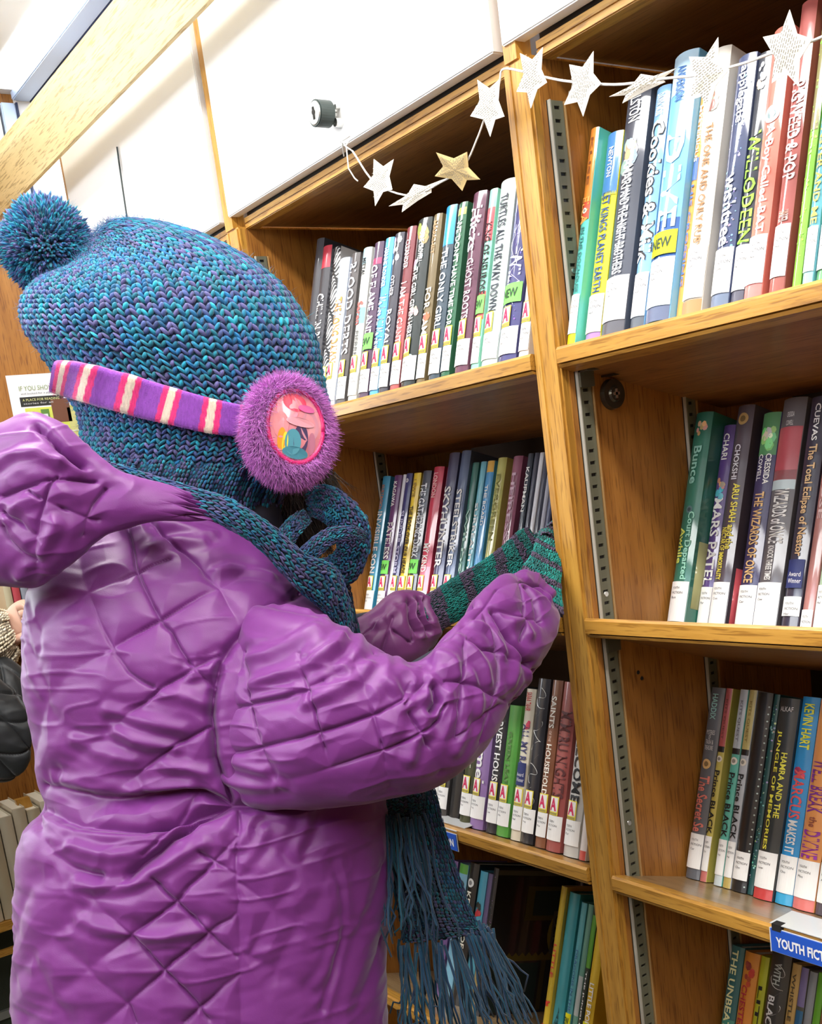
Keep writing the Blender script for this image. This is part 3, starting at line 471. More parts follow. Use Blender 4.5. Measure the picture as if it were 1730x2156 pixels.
def make_book(W, H, D, base, o, kind, rnd):
    t = empty('book')
    b = min(.0045, .16*W)
    n = 8; xs = [W*i/n for i in range(n+1)]
    out = [(0, D), (0, .003)]+[(x, float(bulge(x, W, b))) for x in xs]+[(W, .003), (W, D)]
    inn = [(W-.0018, D), (W-.0018, .002)]+[(.0018, .002), (.0018, D)]
    mb = MB()
    for z0, z1 in ((0, H),):
        N = len(out); V = [(x, y, z) for z in (z0, z1) for x, y in out]+[(x, y, z) for z in (z0, z1) for x, y in inn]
        F = [(i, i+1, N+i+1, N+i) for i in range(N-1)]
        q = 2*N; F += [(q+i, q+i+1, q+4+i+1, q+4+i) for i in range(3)]
        top = [N+i for i in range(N)]+[q+4+i for i in range(4)]; bot = [i for i in range(N)]+[q+i for i in range(4)]
        F += [(N-1, q, q+4, 2*N-1), (q+3, 0, N, q+7)]
        # caps: strip between outer and inner outline
        F += [(0, 1, q+2, q+3), (N-2, N-1, q, q+1), tuple([1]+list(range(2, N-2))+[N-2, q+1, q+2])]
        F += [(N, q+7, q+6, N+1), (2*N-2, q+5, q+4, 2*N-1), tuple([q+6, q+5]+[N+i for i in range(N-2, 0, -1)])]
    mb.add(V, F); co = mb.build('cover', covermat(base), t, smooth=True); co.data.set_sharp_from_angle(angle=.6)
    MB().box(.002, W-.002, .003, D-.004, .003, H-.003).build('page_block', paper, t)
    art = MB(); e = .0004
    for z0, z1, c in o.get('b', []): patch(art, W, b, e, W-e, z0*H, z1*H, c)
    if 'bot' in o: patch(art, W, b, e, W-e, 0, .055*H, o['bot'], .0005)
    if 'zig' in o:
        for i in range(10): x = W*i/10; art.add([(x, float(bulge(x, W, b))-.0008, o['zig']*H), (x+W/10, float(bulge(x+W/10, W, b))-.0008, o['zig']*H), (x+W/20, float(bulge(x+W/20, W, b))-.0008, o['zig']*H+.004)], [(0, 1, 2)], base)
    if 'zeb' in o:
        for i in range(34):
            z = H*(.16+.83*i/34); V = []
            for j in range(7):
                x = W*j/6; y = float(bulge(x, W, b))-.0006; zz = z+.006*math.sin(j*.9+i*.7)+x*.4
                V += [(x, y, min(zz, H)), (x, y, min(zz+.0030+.001*math.sin(i*2.1+j), H))]
            art.add(V, [(2*j, 2*j+2, 2*j+3, 2*j+1) for j in range(6)], K)
    for z0, z1, c in o.get('art', []):
        for k in range(7):
            cx = W*rnd.uniform(.25, .75); cz = H*rnd.uniform(z0, z1); r = min(W*.30, (z1-z0)*H*.5)*rnd.uniform(.45, 1)
            disc(art, W, b, cx, cz, r, tuple(min(1, q*rnd.uniform(.6, 1.35)) for q in c), .0006+.00004*k, 7, .8)
    for i in range(60 if 'spk' in o else 0):
        r = rnd.uniform(.0003, .0013); c = o['spk']; cx = rnd.uniform(.1, .9)*W
        disc(art, W, b, cx, H*rnd.uniform(.08, .96), r, tuple(q*rnd.uniform(.5, 1.6) for q in c), .0006, 6)
    for i in range(26 if 'dots' in o else 0): disc(art, W, b, W*.90, H*(.03+.036*i), .0010, (.45, .55, .52), .0006, 8)
    if 'bolt' in o:
        for k in range(5):
            x, z = W*rnd.uniform(.2, .8), H*(.95-.14*k)
            for j in range(6):
                x2, z2 = min(max(x+W*rnd.uniform(-.3, .3), .1*W), .9*W), z-H*.03
                art.add([(x, float(bulge(x, W, b))-.0007, z), (x+.0008, float(bulge(x, W, b))-.0007, z), (x2+.0008, float(bulge(x2, W, b))-.0007, z2), (x2, float(bulge(x2, W, b))-.0007, z2)], [(0, 1, 2, 3)], (.75, .75, .9)); x, z = x2, z2
    if 'loop' in o or 'swirl' in o:
        for k in range(4):
            for j in range(26):
                a0, a1 = j*.3, (j+1)*.3; f = lambda a: (W*(.5+.33*math.sin(a*1.3+k)), H*(.93-.2*k-.02*a+.012*math.cos(a*2)))
                (x, z), (x2, z2) = f(a0), f(a1)
                art.add([(x, float(bulge(x, W, b))-.0007, z), (x+.0006, float(bulge(x, W, b))-.0007, z+.0006), (x2+.0006, float(bulge(x2, W, b))-.0007, z2+.0006), (x2, float(bulge(x2, W, b))-.0007, z2)], [(0, 1, 2, 3)], (.75, .75, .72))
    if 'weed' in o:
        for k in range(7):
            for j in range(9):
                x = W*(.12+.12*k); x2 = x+W*.09*math.sin(j+k); z = H*(.02+.035*j)
                if j < 4+k % 5: art.add([(x, float(bulge(x, W, b))-.0007, z), (x+.0016, float(bulge(x, W, b))-.0007, z), (x2+.002, float(bulge(x2, W, b))-.0007, z+H*.045)], [(0, 1, 2)], (.01, .02, .02))
    if 'side' in o:
        z0, z1, c = o['side']; art.box(W, W+.0004, .006, .05, z0*H, z1*H, c)
    for cz, c, r in o.get('c', []): disc(art, W, b, W*.5, cz*H, W*.5*r, c, .0008); disc(art, W, b, W*.5, cz*H, W*.26*r, tuple(q*.35 for q in c), .0010)
    if art.V: tag(art.build('spine_art', PRINT, t, smooth=True, tint=True), kind='stuff')
    tx = MB(); fm = max([x[2] for x in o.get('t', [])]+[.01]); lim = .685 if kind == 'A' else .755 if kind == 'Y' and 'nolab' not in o else .9
    if 'new' in o or 'seal' in o: lim -= .10
    fs = min(1, lim/fm)
    for s, f0, f1, c, wf, off in [x[:6] for x in o.get('t', [])]:
        f0 *= fs; f1 *= fs; w2 = min(wf, .9)*W/2; cx = W*(.5+off*.5)
        tx = MB()
        if s == 'Cookies & Milk': stamp(tx, s, W, b, max(cx-w2*1.08, .0002), min(cx+w2*1.08, W-.0002), (1-f1)*H, (1-f0)*H, K, lift=.0009, bold=.05)
        stamp(tx, s, W, b, max(cx-w2, .0004), min(cx+w2, W-.0004), (1-f1)*H, (1-f0)*H, c, lift=.0012, bold=.02)
        tx.build('lettering', MATT, t, tint=True)
    for s, f, wf in o.get('th', []):
        tx = MB(); stamp(tx, s, W, b, W*(.5-wf/2), W*(.5+wf/2), f*H-.0027, f*H+.0027, (.8, .8, .78), False, .0012); tx.build('lettering', MATT, t, tint=True)
    # library labels
    if 'nolab' not in o and kind != 'P':
        z0, z1 = o.get('lab', (.055, .235)); z0 *= H; z1 *= H
        if kind == 'A': z0, z1 = .014, .045
        lb = MB(); patch(lb, W, b, 0, W, z0, z1, (.86, .86, .84), .0014, 8); lab = lb.build('spine_label', MATT, t, tint=True)
        lt = MB(); xl = min(W*.2, .004); wd = min(W*.9, .019)
        for k, s in enumerate(('YOUTH' if kind == 'Y' else 'TEEN', 'FICTION', rnd.choice(LAST))):
            zz = z1-.006-.0055*k if kind == 'Y' else z1-.006-.005*k
            stamp(lt, s, W, b, xl, min(xl+wd*(.55 if k != 1 else .8)*(1 if k < 2 else .7), W*.98), zz-.0026, zz, (.06, .06, .07), False, .0018)
        lt.build('label_print', MATT, lab, tint=True)
        if kind == 'A':
            a0, a1, s0, s1 = z1+.0005, z1+.024, max(W*.08, 0), min(W*.92, W*.08+.0165)
            st = MB(); patch(st, W, b, s0, s1, a0, a1, (.85, .72, .05), .0016, 4); patch(st, W, b, s0+.0012, s1-.0012, a0+.0045, a1-.0012, (.86, .84, .80), .0018, 4)
            patch(st, W, b, s0+.001, s1-.001, a0+.0008, a0+.0034, (.35, .3, .08), .0018, 4)
            g = st.build('genre_sticker', MATT, t, tint=True)
            st = MB(); stamp(st, 'A', W, b, s0+.0022, s1-.0022, a0+.0055, a1-.002, (.62, .02, .10), False, .0022, .03); st.build('sticker_letter', MATT, g, tint=True)
    if 'new' in o:
        zb = .072 if kind == 'A' else (.062 if kind == 'Y' else .045)
        st = MB(); patch(st, W, b, 0, W, zb, zb+.022, o['new'], .0020, 8); g = st.build('new_sticker', MATT, t, tint=True)
        st = MB(); stamp(st, 'NEW' if W > .028 else 'EW', W, b, .001, W*.85, zb+.006, zb+.016, (.02, .05, .02), False, .0025, .02); st.build('sticker_letters', MATT, g, tint=True)
    if 'seal' in o:
        st = MB(); zb = .072 if kind == 'A' else .055; patch(st, W, b, .001, W-.001, zb, zb+.03, (.02, .03, .14), .0020, 8); g = st.build('award_sticker', MATT, t, tint=True)
        st = MB(); stamp(st, 'Award', W, b, W*.2, W*.85, zb+.012, zb+.017, (.8, .8, .85), False, .0025); stamp(st, 'Winner', W, b, W*.2, W*.9, zb+.005, zb+.010, (.8, .8, .85), False, .0025); st.build('sticker_letters', MATT, g, tint=True)
    if 'dog' in o:
        st = MB(); patch(st, W, b, 0, W, .0, .040, (.50, .02, .02), .0016, 8); disc(st, W, b, W*.5, .024, W*.42, (.75, .75, .72), .002); st.build('picture_sticker', MATT, t, tint=True)
    return t
ORD = ['first', 'second', 'third', 'fourth', 'fifth', 'sixth', 'seventh', 'eighth', 'ninth', 'tenth', 'eleventh', 'twelfth', 'thirteenth', 'fourteenth', 'fifteenth', 'sixteenth', 'seventeenth', 'eighteenth', 'nineteenth', 'twentieth']
for key, (name, grp, kind, (y0, z0, tl), rows) in SHELVES.items():
    for i, (X, W, H, sb, desc, base, o) in enumerate(rows):
        nx = rows[i+1][0] if i+1 < len(rows) else 9
        W = min(W, nx-X-.0006); rnd = random.Random(key+str(i))
        dep = .118 if key[1] == 'L' else .125
        t = make_book(W, H, dep, base, o, kind, rnd)
        a = math.radians(tl); t.rotation_euler = (-a, 0, 0)
        t.location = (X, y0+math.cos(a)*sb, z0-math.sin(a)*sb+.0005)
        lab = f'{desc}, {name}'
        if len(lab.split()) > 16: lab = f'{desc}, ' + name.replace(' shelf of', ',')
        tag(t, lab, 'book', grp)
# the spine-out book at the edge of the gap shows its dark front cover
fb = make_book(.012, .232, .19, (.015, .016, .02), {'spk': (.10, .08, .16)}, 'P', random.Random(5)); fb.rotation_euler = (-math.radians(19), 0, 0); fb.location = (-1.2972, .080, .3185)
ar = MB(); XF = .0124
def rq(y0, y1, z0, z1, c, q=0): ar.add([(XF+q*.0002, y0, z0), (XF+q*.0002, y1, z0), (XF+q*.0002, y1, z1), (XF+q*.0002, y0, z1)], [(0, 1, 2, 3)], c)
rq(.004, .186, .085, .093, (.09, .07, .008)); rq(.115, .125, .004, .085, (.045, .035, .008)); rq(.01, .11, .004, .082, (.006, .022, .022)); rq(.0, .19, .222, .230, (.10, .10, .08))
rq(.066, .150, .150, .205, (.07, .06, .008), 1); rq(.082, .136, .158, .198, (.010, .03, .038), 2)
for i in range(9): ar.add([(XF, .01+.014*i, .093), (XF, .022+.014*i, .093), (XF, .016+.014*i, .099)], [(0, 1, 2)], (.09, .07, .008))
n = 24; cy_, cz, r = .168, .128, .048
ar.add([(XF+.0003, cy_, cz)]+[(XF+.0003, min(cy_+r*math.cos(6.2832*i/n), .188), cz+r*math.sin(6.2832*i/n)) for i in range(n)], [(0, i+1, (i+1) % n+1) for i in range(n)], (.20, .17, .01))
rq(.128, .152, .095, .165, (.085, .09, .085), 3); rq(.158, .180, .108, .162, (.12, .12, .11), 3)
ar.build('cover_art', MATT, fb, tint=True)
tm = MB()
for s, y0, y1, z0, z1 in (('OZIO', .132, .147, .104, .158), ('TALES', .163, .173, .114, .156)):
    V, F = text_mesh(s, .0); tm.add([(XF+.001, y0+(y1-y0)*v, z1-(z1-z0)*u) for u, v in V.tolist()], F, (.01, .01, .01))
tm.build('title', MATT, fb, tint=True)
tag(fb, 'dark book whose gold-framed front cover shows in the gap on the left bottom shelf', 'book', SHELVES['4L'][1])
# back rows seen over it
for i, (x, c, d) in enumerate([(-1.27, (.03, .02, .02), 'dark'), (-1.235, (.35, .03, .03), 'red'), (-1.205, (.30, .14, .05), 'brown'), (-1.178, (.25, .03, .02), 'dull red')]):
    t = make_book(.018, .235, .06, c, {}, 'P', random.Random(i)); t.rotation_euler = (-math.radians(19), 0, 0); t.location = (x, .225, .270)
    tag(t, f'{d} spine standing far back in the gap on the bottom shelf', 'book', 'books standing far back in the bottom shelf gap')
# ---------------------------------------------------------------- section signs clipped on shelf edges
def sign(x0, x1, z, words, label, xt0, xt1):
    s = empty('shelf_sign', (x0, -.0045, z)); W = x1-x0
    MB().box(0, W, -.0022, -.0012, -.0235, 0).build('blue_card', plain('sign_blue', (.02, .10, .55), .4, coat=.3), s)
    MB().box(-.001, W+.001, -.0010, 0, -.0245, .0006).box(-.001, W+.001, -.001, .034, .0044, .0052).box(-.001, 0, -.0026, -.001, -.0245, .0006).build('clip_holder', plain('holder_clear', (.70, .72, .72), .15, coat=1), s)
    MB().box(.002, .012, -.0024, .006, -.0016, .0056).build('black_tab', black, s)
    tm = MB(); V, F = text_mesh(words, .035)
    tm.add([(xt0+(xt1-xt0)*u, -.0027, -.0180+.0108*v) for u, v in V.tolist()], F, (.85, .85, .85)); tm.build('lettering', MATT, s, tint=True)
    tag(s, label, 'sign', 'blue section signs on the shelf edges')
sign(-.651, -.50, .6745, 'YOUTH FICTION', 'blue sign reading YOUTH FICTION on the right bay shelf edge', .006, .076)
sign(-1.300, -1.160, .668, 'TEEN FICTION', 'blue sign ending in ION beside the scarf on the left shelf edge', .060, .134)
# ---------------------------------------------------------------- star garland
ga = empty('star_garland', (-.88, -.022, 1.53)); off = Vector((.88, .022, -1.53))
GP = [(-1.1625, 1.5386), (-1.1243, 1.4919), (-1.0583, 1.4596), (-1.004, 1.4581), (-0.9607, 1.4617), (-0.9323, 1.4821), (-0.913, 1.5011), (-0.8906, 1.519), (-0.8826, 1.5302), (-0.8558, 1.519), (-0.8228, 1.5019), (-0.7898, 1.4867), (-0.7343, 1.4652), (-0.6802, 1.4514), (-0.6451, 1.4418), (-0.6024, 1.4349), (-0.5733, 1.4323), (-0.5417, 1.4281), (-0.5059, 1.4276)]
pts = [(x, -.018 if x > -.95 or x < -1.1 else .006, z) for x, z in GP]
S = catmull([(x+.88, y+.022, z-1.53) for x, y, z in [(p[0], -.022, p[2]) for p in pts]], 90)
V, F = tube(S.tolist(), .0011, 6); cotton = plain('cotton_string', (.85, .83, .78), .8)
mesh('string', V, F, cotton, ga, True)
V, F = tube([(-.3025, 0, .0085), (-.297, -.003, .0235), (-.290, -.003, .0150), (-.293, -.002, -.008), (-.283, -.002, -.022), (-.277, -.002, -.027)], .0009, 6); mesh('string_tail', V, F, cotton, ga, True)
V, F = tube([(-.2825, 0, .0085), (-.290, -.004, .016), (-.2875, .006, .029), (-.300, -.004, .024)], .0010, 6); mesh('string_loop', V, F, cotton, ga, True)
STARS = [[(-1.1149, 1.5153), (-1.08, 1.505), (-1.0894, 1.4747), (-1.1234, 1.4656), (-1.1401, 1.4914)], [(-1.0446, 1.4681), (-1.0039, 1.4623), (-1.0228, 1.4533), (-1.0659, 1.4436), (-1.0835, 1.4545)], [(-0.9984, 1.4875), (-0.9468, 1.4726), (-0.9309, 1.4407), (-0.962, 1.4381), (-1.0058, 1.4653)], [(-0.9167, 1.5321), (-0.8852, 1.5225), (-0.885, 1.4872), (-0.9076, 1.4752), (-0.9327, 1.5027)], [(-0.8501, 1.5328), (-0.8209, 1.5276), (-0.8203, 1.4964), (-0.8438, 1.4808), (-0.8599, 1.5014)], [(-0.7864, 1.5), (-0.7566, 1.5007), (-0.7511, 1.4716), (-0.776, 1.4518), (-0.7976, 1.4687)], [(-0.7029, 1.4626), (-0.6713, 1.4567), (-0.6817, 1.4492), (-0.7221, 1.4448), (-0.734, 1.454)], [(-0.6496, 1.457), (-0.6199, 1.461), (-0.6115, 1.434), (-0.6348, 1.4091), (-0.6549, 1.4246)], [(-0.5777, 1.4452), (-0.5526, 1.455), (-0.5348, 1.4278), (-0.5493, 1.4), (-0.5726, 1.41)]]
page = plain('star_page', (.86, .83, .74), .8); pagetan = plain('star_page_tan', (.42, .30, .12), .8)
for i, tips in enumerate(STARS):
    T = [Vector((x, -.026, z)) for x, z in tips]; c = sum(T, Vector())/5; st = empty('paper_star', c)
    tw = [.35, 1.1, 0, .3, .35, .25, 1.1, .15, .0][i]; pl = []
    for k in range(5):
        a, b2 = T[k]-c, T[(k+1) % 5]-c; pl += [a, (a+b2)*.5*(.66 if (a+b2).length*.5 > .012 else .8)]
    V = []
    for y in (0, .0005): V += [(p.x, y+tw*p.x*.25+(.0012 if k % 2 else -.0002), p.z) for k, p in enumerate(pl)]
    V += [(0, -.0016, 0), (0, -.0011, 0)]
    F = [(k, (k+1) % 10, 20) for k in range(10)]+[(10+k, 21, 10+(k+1) % 10) for k in range(10)]+[(k, 10+k, 10+(k+1) % 10, (k+1) % 10) for k in range(10)]
    mesh('star_sheet', V, F, pagetan if i == 2 else page, st)
    pr = MB(); rr = max(p.length for p in pl); ang = .25+.9*(i % 3 == 2)
    ca, sa = math.cos(ang), math.sin(ang); P2 = [(p.x, p.z) for p in pl]
    def inside(x, z):
        r = False
        for k in range(10):
            x0, z0 = P2[k]; x1, z1 = P2[(k+1) % 10]
            if (z0 > z) != (z1 > z) and x < (x1-x0)*(z-z0)/(z1-z0)+x0: r = not r
        return r
    rnd = random.Random(i); v = -rr
    while v < rr:
        u = -rr
        while u < rr:
            L = rnd.uniform(.0012, .0034)
            q = [(ca*(u+du)-sa*(v+dv), sa*(u+du)+ca*(v+dv)) for du, dv in ((0, 0), (L, 0), (L, .0008), (0, .0008))]
            if all(inside(x*1.12, z*1.12) for x, z in q): pr.add([(x, -.0022+tw*x*.25, z) for x, z in q], [(0, 1, 2, 3)], (.08, .06, .04) if i == 2 else (.16, .14, .10))
            u += L+.0009
        v += .0021
    if pr.V: pr.build('printed_lines', MATT, st, tint=True)
    st.parent = ga; st.location = c+off
tag(ga, 'string garland of book-page paper stars strung across the top of the bookcase', 'garland')
# ---------------------------------------------------------------- far end unit: wall bookshelf, poster
eu = empty('end_bookcase', (-2.45, -.25, .306)); tag(eu, 'low oak bookcase across the end of the aisle behind the coat', 'bookcase')
MB().box(.0, .030, .055, .085, .0, .72).build('side_panel', oak_z, eu); MB().box(.0, .20, -.62, -.60, 0, .72).build('side_panel', oak_z, eu)
MB().box(.0, .17, -.60, .055, .62, .638).build('board', oak_y, eu); MB().box(.0, .17, -.60, .055, .555, .565).build('board', oak_y, eu)
MB().box(.0, .20, -.60, .085, .052, .070).build('board', oak_y, eu); MB().box(.0, .012, -.60, .085, .0, .63).build('back', pan_z, eu)
MB().box(.185, .197, -.60, .085, 0, .012).build('plinth', oak_y, eu)
MB().prism([(-.02, .07), (.012, .07), (-.022, .30), (-.05, .30)], .14, .155).build('brace', oak_z, eu)
cs = [(.5, .45, .3), (.45, .06, .08), (.25, .27, .33), (.5, .48, .48), (.35, .33, .27), (.18, .18, .16), (.06, .06, .25)]
for i, c in enumerate(cs):
    t = make_book(.0145, .20, .12, c, {'new': (.15, .7, .1)} if i == 6 else {}, 'Y', random.Random(90+i)); t.rotation_euler = (0, 0, math.radians(90)); t.location = (-2.27, -.245+.0165*i, .944)
    tag(t, ['cream', 'red', 'blue grey', 'pale', 'khaki', 'dark olive', 'navy'][i]+' book just under the coat hood at the left photo edge', 'book', 'books on the end unit upper shelf')
for i in range(6):
    t = make_book(.026, .21+.01*(i % 2), .12, [(.62, .55, .40), (.55, .48, .33), (.66, .6, .45)][i % 3], {}, 'P', random.Random(70+i)); t.rotation_euler = (0, 0, math.radians(90)); t.location = (-2.262, -.405+.0285*i, .377)
    tag(t, ['cream spined', 'tan spined', 'ivory spined'][i % 3]+f' book low at the left photo edge, {ORD[i]} from the left', 'book', 'books on the end unit bottom shelf')
po = empty('poster', (-2.4485, -.106, 1.473)); 
po.rotation_euler = (0, 0, 0)
MB().box(0, .0012, 0, .205, -.30, 0).build('sheet', plain('poster_sheet', (.82, .83, .84), .35), po)
pp = MB()
def pq(y0, y1, z0, z1, c, x=.0018): pp.add([(x, y0, z0), (x, y1, z0), (x, y1, z1), (x, y0, z1)], [(0, 1, 2, 3)], c)
pq(.02, .115, -.067, -.047, (.02, .02, .015)); pq(.027, .19, -.125, -.0705, (.62, .66, .10)); pq(.03, .19, -.29, -.13, (.50, .62, .18)); pq(.085, .125, -.105, -.055, (.16, .06, .03), .0022); pq(.118, .19, -.155, -.075, (.60, .58, .22), .0022)
pq(.06, .078, -.11, -.075, (.10, .22, .04), .0024); pq(.064, .074, -.105, -.085, (.7, .75, .72), .0026); pq(.155, .167, -.128, -.114, (.05, .03, .01), .0028)
n = 16; pp.add([(.0026, .043+.008*math.cos(6.283*i/n), -.087+.009*math.sin(6.283*i/n)) for i in range(n)], [tuple(range(n))], (.45, .15, .05))
pp.add([(.0025, .043+.010*math.cos(6.283*i/n), -.110+.011*math.sin(6.283*i/n)) for i in range(n)], [tuple(range(n))], (.12, .22, .05))
pq(.028, .19, -.127, -.124, (.8, .8, .6), .003)
pp.build('picture_print', MATT, po, tint=True)
tm = MB()
for s, y0, y1, z0, z1, c in (('IF YOU SHOWED UP', .022, .13, -.034, -.024, (.25, .32, .12)), ('and looked for a place to read', .024, .12, -.043, -.038, (.1, .1, .1)), ('A PLACE FOR READING', .025, .105, -.056, -.051, (.7, .7, .3)), ('stories for all', .026, .09, -.063, -.059, (.6, .6, .6))):
    V, F = text_mesh(s, .0); tm.add([(.0032, y0+(y1-y0)*u, z0+(z1-z0)*v) for u, v in V.tolist()], F, c)
tm.build('lettering', MATT, po, tint=True)
tag(po, 'white and lime poster on the wood end wall behind the hood', 'poster')
